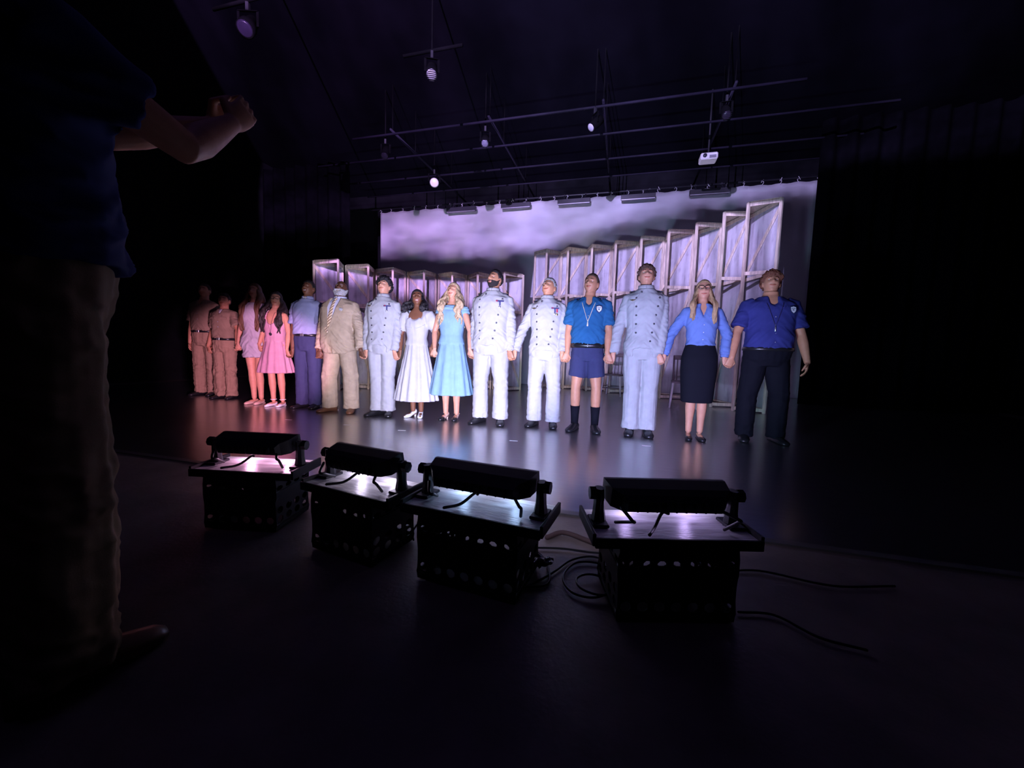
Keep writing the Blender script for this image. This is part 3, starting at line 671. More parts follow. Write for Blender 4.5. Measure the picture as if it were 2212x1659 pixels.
class Person:
    def __init__(s, label, x, y, h, sex='m', g=1.0, belly=0.0, yaw=0.0, skin_col=(.62, .42, .34), head=(0.3, 0.0, 0.0), hands=(None, None), stance=.10, splay=.2,
                 lens=None, name_key='', weight=0.0, shoulder=1.0, armpose=None):
        s.h = h; s.s = h / 1.78; s.sex = sex; s.g = g; s.belly = belly; s.key = name_key; s.stance = stance; s.splay = splay; s.sw = shoulder
        s.P = {'sex': sex, 'hs': (.97 if sex == 'f' else 1.0) * (h / 1.78) ** .4}
        s.root = thing('person', label, 'person', (x, y, 0), yaw)
        s.inv = (Matrix.Translation((x, y, 0)) @ Matrix.Rotation(yaw, 4, 'Z')).inverted()
        s.skinm = skin('skin_' + name_key, skin_col); s.skin_col = skin_col
        s.tab = [(z * s.s, rx * s.s * g * (shoulder if z > 1.3 and z < 1.49 else 1), ry * s.s * g) for z, rx, ry in (BODY_F if sex == 'f' else BODY_M)]
        hs = s.P['hs']
        s.hp = Vector((0, .012, h - .215 * hs))                       # neck pivot
        s.HM = Matrix.Translation(s.hp) @ Matrix.Rotation(head[1], 4, 'Z') @ Matrix.Rotation(head[2], 4, 'Y') @ Matrix.Rotation(-head[0], 4, 'X') @ Matrix.Translation((0, -.012, .098 * hs))
        s.hpts, s.nu, s.nv = head_arrays(s.P)
        S = s.s
        sx = (.158 if sex == 'f' else .166) * S * shoulder * (.5 + .5 * g)
        s.sh = {k: Vector((k * sx, .012, 1.425 * S)) for k in (-1, 1)}
        s.l1, s.l2 = .285 * S, .255 * S
        s.arm = {}
        for k, tgt in zip((-1, 1), hands):
            s.set_arm(k, tgt, armpose)
        s.hsize = (.92 if sex == 'f' else 1.04) * S ** .5
    def set_arm(s, k, tgt, armpose):
        """tgt: dict(M, d, pn, curl) in world, or None for a relaxed hanging arm"""
        S = s.s
        if tgt is None:
            Wr = Vector((k * (s.sh[1].x + .07), -.03, .84 * S)); d = Vector((-k * .08, -.12, -1)); pn = Vector((-k, .3, 0)); curl = (.35, .5, .35)
        else:
            R3 = s.inv.to_3x3(); M = s.inv @ Vector(tgt['M']); d = R3 @ Vector(tgt['d']); pn = R3 @ Vector(tgt['pn']); curl = tgt.get('curl', (.75, 1.0, .7))
            d.normalize(); Wr = M - d * .07
        pole = Vector((k * .75, .65, 0)) if tgt is None or 'pole' not in tgt else s.inv.to_3x3() @ Vector(tgt['pole'])
        s.arm[k] = (s.sh[k], ik(s.sh[k], Wr, s.l1, s.l2, pole), Wr, d, pn, curl)
    def rad(s, z): return interp(s.tab, z)
    def belly_y(s, z):
        return -s.belly * math.exp(-((z / s.s - 1.08) / .16) ** 2)
    # -------------------------------------------------- body
    def legs(s, bm, rf=1.0, z1=None):
        S, g = s.s, .5 + .5 * s.g
        for k in (-1, 1):
            x0, x1 = k * .088 * S * s.g, k * s.stance * S
            pts = [(x0, 0, .90 * S), (x0 * .75 + x1 * .25, -.005, .70 * S), (x1, -.012, .50 * S), (x1, .004, .36 * S), (x1, .016, .22 * S), (x1, .022, .085 * S)]
            f = .94 if s.sex == 'f' else 1.0
            tube(bm, pts, [.088 * S * g * f * rf, .074 * S * g * f * rf, .054 * S * f * rf, .057 * S * f * rf, .043 * S * f * rf, .035 * S * f * rf], 14)
            a = s.splay * k
            ft = [Vector((math.sin(-a) * q * -1, -math.cos(a) * q, 0)) for q in (-.05, .06, .15)]
            tube(bm, [Vector((x1, .02, zz * S)) + f_ for f_, zz in zip(ft, (.045, .036, .020))], [.026 * S, .026 * S, .020 * S], 10)
    def build_body(s, legs=False, vox=.0058):
        S = s.s; bm = bmesh.new()
        z0, z1 = .82 * S, 1.57 * S
        def fn(th, t):
            z = z0 + (z1 - z0) * t; rx, ry = s.rad(z); x, y = sup(th, rx * .97, ry * .97, 2.3 if z > 1.2 * S else 2.1)
            return Vector((x, y + s.belly_y(z) * .9 + .012 * t, z))
        columns(bm, fn, 36, 22)
        nr = (.050 if s.sex == 'f' else .060) * (.6 + .4 * s.g)
        hb = s.HM @ Vector((0, .018, -.055))
        tube(bm, [Vector((0, .018, 1.46 * S)), Vector((0, .016, 1.53 * S)), hb], [nr * 1.12, nr, nr * .96], 16)
        head_bm(bm, s.hpts, s.nu, s.nv, s.HM)
        k = s.P['hs']
        for sx in (-1, 1):
            ellipsoid(bm, Vector((sx * .078, .012, -.008)) * k, (.010, .019, .030), s.HM)
            ellipsoid(bm, Vector((sx * .074, .006, -.02)) * k, (.010, .014, .018), s.HM)
        fa = (.86 if s.sex == 'f' else 1.0) * (.55 + .45 * s.g)
        for kk in (-1, 1):
            A, E, Wr, d, pn, curl = s.arm[kk]
            pts = [A + Vector((-kk * .03, 0, .0)), A.lerp(E, .3), A.lerp(E, .7), E, E.lerp(Wr, .25), E.lerp(Wr, .6), Wr, Wr + d * .01]
            tube(bm, pts, [.058 * fa * S, .052 * fa * S, .045 * fa * S, .040 * fa * S, .043 * fa * S, .036 * fa * S, .026 * fa * S, .024 * fa * S], 14)
            hand(bm, Wr, d, pn, kk == 1, s.hsize, curl)
        if legs: s.legs(bm)
        me = remesh(bm, vox, 2, .42)
        s.body = mesh_obj('body', me, s.skinm, s.root, True)
    # -------------------------------------------------- face
    def face(s, hair_col=(.05, .03, .02), brow=True, smile=.5, teeth=False, lip=None, eye_open=.72):
        bm = bmesh.new(); head_bm(bm, s.hpts, s.nu, s.nv, Matrix.Identity(4)); bvh = BVHTree.FromBMesh(bm); bm.free()
        k = s.P['hs']
        def surf(x, z):
            r = bvh.ray_cast(Vector((x * k, -1, z * k)), Vector((0, 1, 0))); return r[0].y
        for sx in (-1, 1):
            ys = surf(sx * .031, .008)
            b = bmesh.new(); ellipsoid(b, (sx * .031 * k, ys + .0065, .008 * k), (.0135, .0105, .0072 * eye_open), s.HM, 12, 8)
            e = bm_obj('eye', b, EYEW, s.root, True)
            b = bmesh.new(); ellipsoid(b, (sx * .031 * k, ys - .0022, .0098 * k), (.0043, .003, .0046 * eye_open), s.HM, 10, 6); bm_obj('iris', b, PUPIL, e, True)
            if brow:
                b = bmesh.new(); pts = []
                for q in range(6):
                    x = .014 + .034 * q / 5; zz = .026 + .006 * math.sin(PI * min(1, q / 4.0) * .8); pts.append(s.HM @ Vector((sx * x * k, surf(sx * x, zz) - .0012, zz * k)))
                tube(b, pts, [.0022, .0036, .0038, .0034, .0028, .0016], 6)
                bm_obj('eyebrow', b, mat('brow_' + s.key, hair_col, .8, .1), s.root, True)
        lc = lip or tuple(c * f for c, f in zip(s.skin_col, (.85, .5, .5)))
        lm = mat('lips_' + s.key, lc, .4, .4)
        for up in (1, -1):
            b = bmesh.new(); pts = []; op = .007 if teeth else .0022
            for q in range(9):
                x = (-1 + 2 * q / 8) * (.027 + .005 * smile); c = 1 - (x / .032) ** 2
                zz = -.0555 + smile * .017 * (x / .030) ** 2 - smile * .003 + up * op * max(0, c) - (.004 if teeth and up < 0 else 0) * max(0, c); pts.append(s.HM @ Vector((x * k, surf(x, zz) - .0008, zz * k)))
            tube(b, pts, [.0014, .0030, .0042, .0047, .0045, .0047, .0042, .0030, .0014], 6); bm_obj('lip', b, lm, s.root, True)
        if teeth:
            b = bmesh.new(); pts = [s.HM @ Vector((x * k, surf(x, -.056) - .0005, (-.0570 + smile * .012 * (x / .030) ** 2) * k)) for x in (-.019, -.0095, 0, .0095, .019)]
            tube(b, pts, [(.003, .0045), (.004, .0062), (.004, .0066), (.004, .0062), (.003, .0045)], 6); bm_obj('teeth', b, TEETH, s.root, True)
    def shell(s, name, maskfn, thick, col, rough=.6, lump=(0, 10), nu=110, nv=76, seed=1, label=None):
        """hair or beard: a skin of the head lifted where maskfn is 1, sunk inside where it is 0"""
        pts, a, b = head_arrays(s.P, nu, nv); k = s.P['hs']
        flat = pts.reshape(-1, 3); q = flat / k
        m = maskfn(q[:, 0], q[:, 1], q[:, 2])
        nrm = q / (np.array([.0755, .094, .117]) ** 2); nrm /= np.linalg.norm(nrm, axis=1)[:, None]
        l = (wav(q, seed, (lump[1],) * 3) + .6 * wav(q, seed + 2, (lump[1] * 2.1,) * 3) + .5 * (1 - 2 * np.abs(wav(q, seed + 4, (lump[1] * 1.3,) * 3)))) * lump[0] if lump[0] else 0
        off = m * (thick + l) - (1 - m) * .010
        pts = (flat + nrm * (off * k)[:, None]).reshape(pts.shape)
        bm = bmesh.new(); head_bm(bm, pts, a, b, s.HM)
        return bm_obj(name, bm, mat(name + '_' + s.key, col, rough, .35, var=.35, vscale=60, bump=.5, bscale=150, stretch=(3, 3, 1)), s.root, True, label)
    def short_hair(s, col, thick=.012, lump=(.003, 180), front=.062, back=-.07, seed=1, rough=.55):
        def mk(x, y, z):
            hl = np.interp(y, [-.1, -.075, -.045, -.02, .01, .03, .1], [front, front - .004, front - .02, -.005, .012, -.03, back])
            ear = (np.abs(x) > .06) & (y > -.012) & (y < .03) & (z < .02)
            hl = hl + .007 * wav(np.stack([x, y, z], -1), seed + 40, (110, 90, 30))
            return (.25 * ss(z - hl, -.003, .003) + .75 * ss(z - hl, .0, .034)) * np.where(ear, 0, 1)
        return s.shell('hair', mk, thick, col, rough, lump, seed=seed)
    def beard(s, col, thick=.012, lump=(.003, 90), label=None, stache=True):
        def mk(x, y, z):
            hl = np.interp(y, [-.1, -.07, -.03, .005, .03, .1], [-.036, -.036, -.030, .01, -.2, -.2])
            m = ss(hl - z, -.004, .006) * ss(-y, -.02, .0)
            lips = np.exp(-((x / .024) ** 4) - (((z + .056) / .011) ** 4)); m = m * (1 - lips)
            if not stache: m = m * ss(-.062 - z, -.003, .004)
            return m
        return s.shell('beard', mk, thick, col, .8, lump, label=label)
    def long_hair(s, col, length=.38, wave=.012, locks=30, front=.3, seed=3, thick=.014, spread=1.0, r=.017, hairline=.064):
        rnd = random.Random(seed); k = s.P['hs']
        bm = bmesh.new()
        pts, a, b = head_arrays(s.P, 60, 44); flat = pts.reshape(-1, 3); q = flat / k
        hl = np.interp(q[:, 1], [-.1, -.075, -.05, -.03, .0, .1], [hairline, hairline - .002, hairline - .02, .0, -.06, -.10]); m = .3 * ss(q[:, 2] - hl, -.004, .004) + .7 * ss(q[:, 2] - hl, 0, .035)
        nrm = q / (np.array([.0755, .094, .117]) ** 2); nrm /= np.linalg.norm(nrm, axis=1)[:, None]
        pts = (flat + nrm * ((m * (thick + .003 * wav(q, seed, (170, 170, 90))) - (1 - m) * .012) * k)[:, None]).reshape(pts.shape)
        head_bm(bm, pts, a, b, s.HM)
        for i in range(locks):
            an = -2.35 + 4.7 * (i + .5) / locks + rnd.uniform(-.06, .06)    # 0 = back of head
            sx, sy = math.sin(an), math.cos(an)
            p0 = s.HM @ Vector((sx * .066 * k, (sy * .080 + .012) * k, (.045 - .03 * abs(sx)) * k)); p1 = s.HM @ Vector((sx * .092 * k * spread, (sy * .092 + .014) * k, -.05 * k))
            fr = abs(an) > 1.25
            sh = Vector((sx * (.118 * spread), sy * .095 + .02, 0))
            if fr: sh = Vector((math.copysign(.085 + .05 * spread * rnd.random(), sx), -.105 - .012 * rnd.random(), 0))
            L = length * rnd.uniform(.8, 1.08) * (front if fr else 1.0)
            zt = p1.z; n = 9; path = [p0, p1]
            for j in range(1, n):
                t = j / (n - 1); e = min(1, t * 2.2); base = Vector((p1.x, p1.y, 0)).lerp(Vector((sh.x, sh.y + s.belly_y(1.3), 0)), e * e * (3 - 2 * e))
                ph = rnd.uniform(0, 1) + t * 11
                path.append(Vector((base.x + wave * math.sin(ph + i), base.y + wave * math.cos(ph * 1.1 + i * 2), zt - L * t)))
            tube(bm, cat_rom(path, 3), [r * (1 - .5 * max(0, (j / (len(path) * 3 - 3)) - .55) / .45) for j in range((len(path) - 1) * 3 + 1)], 8)
        me = remesh(bm, .0062, 1, .5)
        return mesh_obj('hair', me, mat('hair_' + s.key, col, .5, .4, var=.4, vscale=40, bump=.5, bscale=90, stretch=(4, 4, .6)), s.root, True)
    # -------------------------------------------------- clothes
    def sleeve(s, bm, k, end, r0, r1, puff=0.0):
        A, E, Wr = s.arm[k][:3]
        path = [A + Vector((-k * .05, 0, .012)), A, A.lerp(E, .33), A.lerp(E, .66), E, E.lerp(Wr, .33), E.lerp(Wr, .66), Wr]
        cum = [0]
        for a, b in zip(path, path[1:]): cum.append(cum[-1] + (b - a).length)
        base = cum[1]; tot = (cum[-1] - base) * end + base
        pts = []; rr = []
        for p, c in zip(path, cum):
            if c <= tot: pts.append(p); t = c / tot; rr.append(r0 + (r1 - r0) * t + puff * math.sin(PI * t))
            else: break
        i = len(pts)
        if i < len(path): t = (tot - cum[i - 1]) / (cum[i] - cum[i - 1]); pts.append(path[i - 1].lerp(path[i], t)); rr.append(r1)
        tube(bm, pts, rr, 18, False)
        return pts[-1], (pts[-1] - pts[-2]).normalized()
    def torso(s, bm, off, zb, zt, n=2.4, flare=0.0, waist=0.0, drop=0.0):
        """zb, zt functions of theta (front is theta=-pi/2)"""
        S = s.s
        def fn(th, t):
            b, tp = zb(th) * S, zt(th) * S; z = b + (tp - b) * t
            rx, ry = s.rad(z); o = off + flare * max(0, 1.05 - z / S)
            if waist: o += waist * math.exp(-((z / S - 1.10) / .09) ** 2)
            nn = n if z < 1.47 * S else 2.0
            x, y = sup(th, rx + o, ry + o, nn)
            return Vector((x, y + s.belly_y(z) + .010 * ss(np.float64(z), 1.1 * S, 1.5 * S), z))
        columns(bm, fn, 48, 26)
    def top(s, name, m, off=.016, hem=.82, neck=1.515, vneck=0.0, vw=.5, sleeve='long', r0=.074, r1=.054, end=.97, folds=.004, seed=1, flare=0.0, hemfn=None, puff=0.0, waist=0.0, vox=.009, label=None, neckfn=None):
        bm = bmesh.new(); S = s.s
        def fr(th): return math.atan2(math.sin(th + PI / 2), math.cos(th + PI / 2))     # 0 at the front
        zb = hemfn or (lambda th: hem)
        zt = neckfn or (lambda th: neck - vneck * max(0, 1 - abs(fr(th)) / vw) )
        s.torso(bm, off, zb, zt, flare=flare, waist=waist)
        sg = (.55 + .45 * s.g) * S * (.9 if s.sex == 'f' else 1)
        if sleeve: 
            for k in (-1, 1): s.sleeve(bm, k, end, r0 * sg, r1 * sg, puff)
        me = remesh(bm, vox, 2, None, (lambda co: s.fold(co, folds, seed)) if folds else None)
        return mesh_obj(name, me, m, s.root, True, label)
    def fold(s, co, amp, seed):
        S = s.s
        x, z = co[:, 0], co[:, 2]; ax = np.abs(x)
        armm = ss(ax, .165 * S * s.g, .20 * S * s.g) * ss(1.40 * S - z, -.04, .06)
        rdg = lambda v: .75 - 1.9 * np.minimum(1, np.abs(v)) ** .8
        q2 = co.copy(); q2[:, 2] += .9 * ax
        body = .7 * wav(co, seed, (22, 14, 15)) + .8 * rdg(wav(q2, seed + 5, (18, 14, 34)))
        low = ss(1.22 * S - z, 0, .2) * .6 + .55
        q = co.copy(); q[:, 2] += .35 * ax
        arm = .6 * wav(q, seed + 9, (14, 18, 85)) + .8 * rdg(wav(q, seed + 13, (18, 20, 60)))
        return 1.5 * amp * ((1 - armm) * body * low + armm * arm)
    def pants(s, m, waist_z=1.03, hem=.045, r_hem=.088, r_knee=.086, folds=.006, seed=2, short=None, off=.014, name='trousers', label=None, rise=0.0):
        S = s.s; g = s.g; bm = bmesh.new()
        s.torso(bm, off, lambda th: .80, lambda th: waist_z, n=2.3)
        gg = .45 + .55 * g
        for k in (-1, 1):
            x0, x1 = k * .088 * S * g, k * s.stance * S
            pts = [(x0, 0, .92 * S), (x0, 0, .82 * S), (x0 * .7 + x1 * .3, -.004, .68 * S), (x1, -.006, .50 * S), (x1, .0, .28 * S), (x1, .004, hem * S)]
            rr = [.098 * S * gg, .106 * S * gg, .098 * S * gg, r_knee * S, (r_knee * .5 + r_hem * .5) * S, r_hem * S]
            if short:
                zz = short * S; pts = [(x0, 0, .92 * S), (x0, 0, .82 * S), (x0 * .75 + x1 * .25, -.004, .70 * S), (x0 * .3 + x1 * .7, -.004, zz)]; rr = [.10 * S * gg, .108 * S * gg, .104 * S, .101 * S]
            tube(bm, pts, rr, 20, False)
        def dp(co):
            z = co[:, 2] / S; q = co.copy(); q[:, 2] += .25 * np.abs(q[:, 0])
            wz = .45 + .9 * np.exp(-((z - .47) / .10) ** 2) + 1.1 * np.exp(-((z - .10) / .10) ** 2) + .5 * np.exp(-((z - .84) / .07) ** 2)
            return .72 * folds * ((.6 * wav(q, seed, (22, 22, 36)) + .8 * (.75 - 1.9 * np.minimum(1, np.abs(wav(q, seed + 6, (20, 20, 40)))) ** .8)) * wz + .9 * wav(co, seed + 3, (46, 46, 4)))
        me = remesh(bm, .009, 2, None, dp)
        return mesh_obj(name, me, m, s.root, True, label)
    def skirt(s, bm, z0, z1, r0, r1, pleats=14, amp=.03, ry=.82, back=.0, seed=0, power=1.0):
        S = s.s; rnd = random.Random(seed); ph = rnd.uniform(0, 6)
        def fn(th, t):
            z = (z0 + (z1 - z0) * t) * S; q = (1 - t) ** power; r = (r1 + (r0 - r1) * q) * S
            a = amp * S * (1 - t) ** .7
            w_ = math.cos(pleats * th + ph + .8 * math.sin(2 * th + ph)) * .7 + math.cos((pleats * .5 + 1) * th + 2 * ph) * .3
            return Vector(((r + a * w_) * math.cos(th), (r * ry + a * w_) * math.sin(th) + back, z))
        columns(bm, fn, 96, 22)
    def shoes(s, m, heel=0.0, style='oxford', label=None, solem=None, toe=None, size=1.0):
        S = s.s * size; f = .9 if s.sex == 'f' else 1.0
        for k in (-1, 1):
            sec = {'oxford': [(.085, .026, .060), (.06, .038, .085), (.02, .040, .095), (-.03, .042, .085), (-.09, .048, .060), (-.14, .050, .046), (-.185, .040, .034), (-.205, .020, .022)],
                   'boot': [(.085, .030, .10), (.06, .042, .13), (.02, .044, .135), (-.03, .044, .11), (-.09, .048, .066), (-.14, .050, .050), (-.185, .042, .038), (-.205, .022, .026)],
                   'flat': [(.078, .024, .062), (.05, .034, .060), (.0, .036, .040), (-.05, .038, .040), (-.10, .043, .046), (-.14, .042, .042), (-.175, .030, .032), (-.19, .012, .018)]}[style]
            rings = []
            hz = lambda y: heel * max(0, min(1, (y + .10) / .12))
            for y, hw, ht in sec:
                ring = []
                for j in range(14):
                    a = 2 * PI * j / 14; x = hw * math.cos(a) * (1.0 if math.sin(a) < .2 else 1 - .25 * math.sin(a)); z = ht * (.5 + .5 * math.sin(a)) if math.sin(a) > -.4 else 0.0
                    if math.sin(a) <= -.4: x *= .95
                    ring.append(Vector((x * f * S, y * f * S, z * S + hz(y) + .004)))
                rings.append(ring)
            bm = bmesh.new(); loft(bm, rings[::-1])
            M = Matrix.Translation((k * s.stance * s.s, .012, 0)) @ Matrix.Rotation(s.splay * k, 4, 'Z')
            bmesh.ops.transform(bm, matrix=M, verts=bm.verts)
            sh = bm_obj('shoe', bm, m, s.root, True, label)
            bm = bmesh.new()
            if heel > .02:
                tube(bm, [(0, .058 * f * S, 0), (0, .06 * f * S, heel + .004)], [.010, .017], 8, False)
            else:
                box(bm, (0, .045 * f * S, .006), (.062 * f * S, .07 * f * S, .012), None, .003)
            bmesh.ops.transform(bm, matrix=M, verts=bm.verts)
            bm_obj('heel', bm, solem or m, sh)
            if toe:
                bm = bmesh.new(); loft(bm, [[p + (p - sum(r_, Vector()) / 14) * .06 + Vector((0, -.002, 0)) for p in r_] for r_ in rings[:-4 - 1:-1]])
                bmesh.ops.transform(bm, matrix=M, verts=bm.verts); bm_obj('toe_cap', bm, toe, sh, True)
    def belt(s, m, z=1.03, off=.020, hgt=.038, buckle=None, name='belt'):
        S = s.s; bm = bmesh.new(); N = 48; rings = []
        prof = [(off - .012, -.5), (off, -.5), (off + .003, 0), (off, .5), (off - .012, .5)]
        V = []
        for o, dz in prof:
            rx, ry = s.rad(z * S)
            V.append([bm.verts.new((lambda p: (p[0], p[1] + s.belly_y(z * S), z * S + dz * hgt))(sup(2 * PI * j / N, rx + o, ry + o, 2.3))) for j in range(N)])
        for a in range(len(V)):
            b = (a + 1) % len(V)
            for j in range(N): bm.faces.new((V[a][j], V[a][(j + 1) % N], V[b][(j + 1) % N], V[b][j]))
        o = bm_obj(name, bm, m, s.root, True)
        if buckle:
            bm = bmesh.new(); y = -(s.rad(z * S)[1] + off + .004) + s.belly_y(z * S)
            box(bm, (0, y, z * S), (.05, .006, hgt * .95), None, .002); bm_obj('buckle', bm, buckle, o)
        return o
    def front_y(s, x, z, off):
        """surface of the top at local x (front)"""
        rx, ry = s.rad(z); rx += off; ry += off; n = 2.4
        c = min(.999, abs(x) / rx); yy = ry * (1 - c ** n) ** (1 / n)
        return -yy + s.belly_y(z) + .010 * float(ss(np.float64(z), 1.1 * s.s, 1.5 * s.s))
    def stud(s, name, x, z, off, r, m, th=.005, parent=None, shape=None, label=None):
        y = s.front_y(x, z, off); y2 = s.front_y(x + math.copysign(.004, x), z, off); dz = s.front_y(x, z + .01, off) - y
        nrm = Vector(((y2 - y) / .004 * math.copysign(1, x) , -1, dz / .01)).normalized(); nrm.x = -nrm.x if False else (y2 - y) / .004 * math.copysign(1, x)
        nrm = Vector((nrm.x, -1, dz / .01)).normalized()
        q = nrm.to_track_quat('Z', 'Y').to_matrix().to_4x4()
        bm = bmesh.new(); up = Matrix.Translation((x, y, z)) @ q
        if shape is None:
            loft(bm, [[up @ Vector((r * f_ * math.cos(2 * PI * j / 10), r * f_ * math.sin(2 * PI * j / 10), zz)) for j in range(10)] for f_, zz in ((1, -.004), (1, th * .6), (.6, th))])
        else:
            bot = [bm.verts.new(up @ Vector((px, py, -.003))) for px, py in shape]; tp = [bm.verts.new(up @ Vector((px, py, th))) for px, py in shape]
            bm.faces.new(bot[::-1]); bm.faces.new(tp); n = len(shape)
            for i in range(n): bm.faces.new((bot[i], bot[(i + 1) % n], tp[(i + 1) % n], tp[i]))
        return bm_obj(name, bm, m, parent or s.root, False, label)
    def stand_collar(s, m, z0=1.50, z1=1.56, r=.070, name='collar', gap=0.0, flare=1.0):
        S = s.s; bm = bmesh.new(); N = 40; V = []; hb = s.hp
        a0 = -PI / 2 + gap; a1 = 3 * PI / 2 - gap
        for o, z in ((.006, z0), (.004, z1), (-.002, z1 + .002), (-.002, z0)):
            V.append([bm.verts.new(((r * S * (flare if z > z0 else 1.08) + o) * math.cos(a0 + (a1 - a0) * j / N), (r * S * (flare if z > z0 else 1.08) + o) * .95 * math.sin(a0 + (a1 - a0) * j / N) + .014, z * S)) for j in range(N + 1)])
        for a in range(4):
            b = (a + 1) % 4
            for j in range(N): bm.faces.new((V[a][j], V[a][j + 1], V[b][j + 1], V[b][j]))
        for e in (0, N): bm.faces.new([V[a][e] for a in range(4)])
        return bm_obj(name, bm, m, s.root, True)
    def open_collar(s, m, off=.018, z=1.50, drop=.10, name='collar'):
        """two shirt collar wings around an open neck"""
        S = s.s; r = .072 * S
        for k in (-1, 1):
            bm = bmesh.new(); A = []; B = []
            for i in range(9):
                t = i / 8; th = PI / 2 + (-k) * t * PI * .86            # from nape round to the throat
                rr = r * (1 + .10 * t)
                p = Vector((rr * math.cos(th) , rr * .95 * math.sin(th) + .014, (z + .035 - drop * .75 * t ** 2.2) * S))
                wd = .038 + .035 * t
                q = Vector((p.x * (1 + wd / .09), (p.y - .014) * (1.0 + wd / .10) + .014, p.z - .042 - .022 * t))
                if t > .6:
                    yf = s.front_y(q.x, q.z, off) - .006; q.y = min(q.y, yf) if t > .8 else q.y
                A.append(p); B.append(q)
            VA = [bm.verts.new(p) for p in A]; VB = [bm.verts.new(p) for p in B]
            for i in range(8): bm.faces.new((VA[i], VA[i + 1], VB[i + 1], VB[i]))
            bmesh.ops.recalc_face_normals(bm, faces=bm.faces)
            bmesh.ops.solidify(bm, geom=bm.faces[:], thickness=.005)
            bm_obj(name, bm, m, s.root, True)
    def glasses(s, m, w=.026, hgt=.017):
        k = s.P['hs']; b = bmesh.new(); y = -.106 * k
        for sx in (-1, 1):
            pts = []
            for j in range(17):
                a = 2 * PI * j / 16; x, z = sup(a, w, hgt, 3.2); pts.append(s.HM @ Vector(((sx * .032 + x) * k, y + .25 * abs(x + sx * .032) * abs(sx * .032 + x) * 6, (.008 + z) * k)))
            tube(b, pts, .0022, 6, False)
            tube(b, [s.HM @ Vector((sx * .058 * k, y + .008, .014 * k)), s.HM @ Vector((sx * .078 * k, -.03 * k, .014 * k)), s.HM @ Vector((sx * .081 * k, .015 * k, .01 * k))], .0018, 6, False)
        tube(b, [s.HM @ Vector((-.008 * k, y, .012 * k)), s.HM @ Vector((.008 * k, y, .012 * k))], .0022, 6, False)
        return bm_obj('glasses', b, m, s.root, True)
    def lanyard(s, m, zt, zb, off=.024, whistle=None, w_=.004, x=.075):
        S = s.s; b = bmesh.new(); yb = s.front_y(0, zb * S, off) - .006
        for k in (-1, 1):
            pts = []
            for i in range(9):
                t = i / 8; xx = k * x * S * (1 - t) + .0001 * k; z = (zt + (zb - zt) * t) * S; pts.append((xx, s.front_y(xx, z, off) - .004, z))
            tube(b, [(k * .062 * S, .03, (zt + .05) * S)] + pts, w_, 6, False)
        o = bm_obj('lanyard', b, m, s.root, True)
        if whistle:
            b = bmesh.new(); tube(b, [(0, yb, zb * S), (0, yb - .002, (zb - .045) * S)], [.006, .010], 8); bm_obj('whistle', b, whistle, o, True)
        return o
SHIELD = [(-.030, .028), (-.018, .030), (0, .036), (.018, .030), (.030, .028), (.032, .0), (.024, -.022), (0, -.042), (-.024, -.022), (-.032, .0)]
def rect(w_, h_): return [(-w_ / 2, -h_ / 2), (w_ / 2, -h_ / 2), (w_ / 2, h_ / 2), (-w_ / 2, h_ / 2)]
def badge(p, x, z, off, blue):
    a = p.stud('badge', x, z, off, 0, mat('badge_rim', (.02, .03, .10), .5), .003, None, [(u * 1.15, v * 1.12) for u, v in SHIELD])
    b = p.stud('badge_face', x, z, off, 0, mat('badge_face', (.72, .74, .78), .4), .0055, a, [(u * .88, v * .88) for u, v in SHIELD])
    p.stud('badge_emblem', x, z - .008, off + .0055, .010, mat('badge_print', (.05, .06, .14), .5), .001, a)
    p.stud('badge_band', x, z + .012, off + .0055, 0, MATS['badge_print'], .001, a, rect(.040, .008))
    for i in range(5): p.stud('badge_letter', x + (i - 2) * .0065, z + .012, off + .0066, 0, MATS['badge_face'], .0006, a, rect(.003, .005))

# ------------------------------------------------------------------ clasped hands between neighbours
def clasp(x, y, z, front_left=True):
    """hands of the left and right neighbour meeting at a point; one palm faces back, the other forward"""
    sgn = -1 if front_left else 1
    a = dict(M=(x - .012, y + sgn * .017, z), d=(.30, 0, -1), pn=(.25, -sgn, 0), curl=(.7, 1.05, .8))
    b = dict(M=(x + .012, y - sgn * .017, z), d=(-.30, 0, -1), pn=(-.25, sgn, 0), curl=(.7, 1.05, .8))
    return a, b
CL = [(-6.43, 4.88, .76), (-5.63, 4.68, .815), (-4.99, 4.52, .81), (-4.50, 4.52, .75), (-3.99, 4.50, .76), (-3.24, 4.44, .78), (-2.78, 4.49, .78), (-2.30, 4.53, .82), (-1.76, 4.52, .83),
      (-1.27, 4.55, .83), (-.645, 4.56, .83), (-.135, 4.54, .83), (.40, 4.55, .84), (1.08, 4.68, .83)]
HB = [clasp(*c, i % 3 != 1) for i, c in enumerate(CL)]
def hnd(i):      # hands of the i-th member of the row
    l = None if i == 0 else HB[i - 1][1]
    r = None if i == 14 else HB[i][0]
    return (l, r)
KHAKI = cloth('khaki_cloth', (.30, .20, .13)); KHAKISH = cloth('khaki_shirt_cloth', (.24, .17, .115)); WHITEC = cloth('white_uniform_cloth', (.365, .37, .39))
NAVY = cloth('navy_cloth', (.036, .040, .100)); BLACKC = cloth('black_cloth', (.006, .006, .011)); TAN = cloth('tan_suit_cloth', (.44, .35, .25), .85, .10)
SHIRTBL = cloth('light_blue_shirt', (.25, .28, .46)); BRIGHTBL = cloth('bright_blue_shirt', (.02, .105, .24)); DEEPBL = cloth('deep_blue_shirt', (.03, .035, .16))
PINKC = cloth('pink_cotton', (.52, .28, .36)); PALED = cloth('pale_dress_cloth', (.40, .37, .42)); SKYC = cloth('sky_blue_cotton', (.20, .34, .48)); WHITED = cloth('white_dress_cotton', (.44, .44, .46)); BLOUSE = cloth('blue_blouse', (.13, .20, .46))
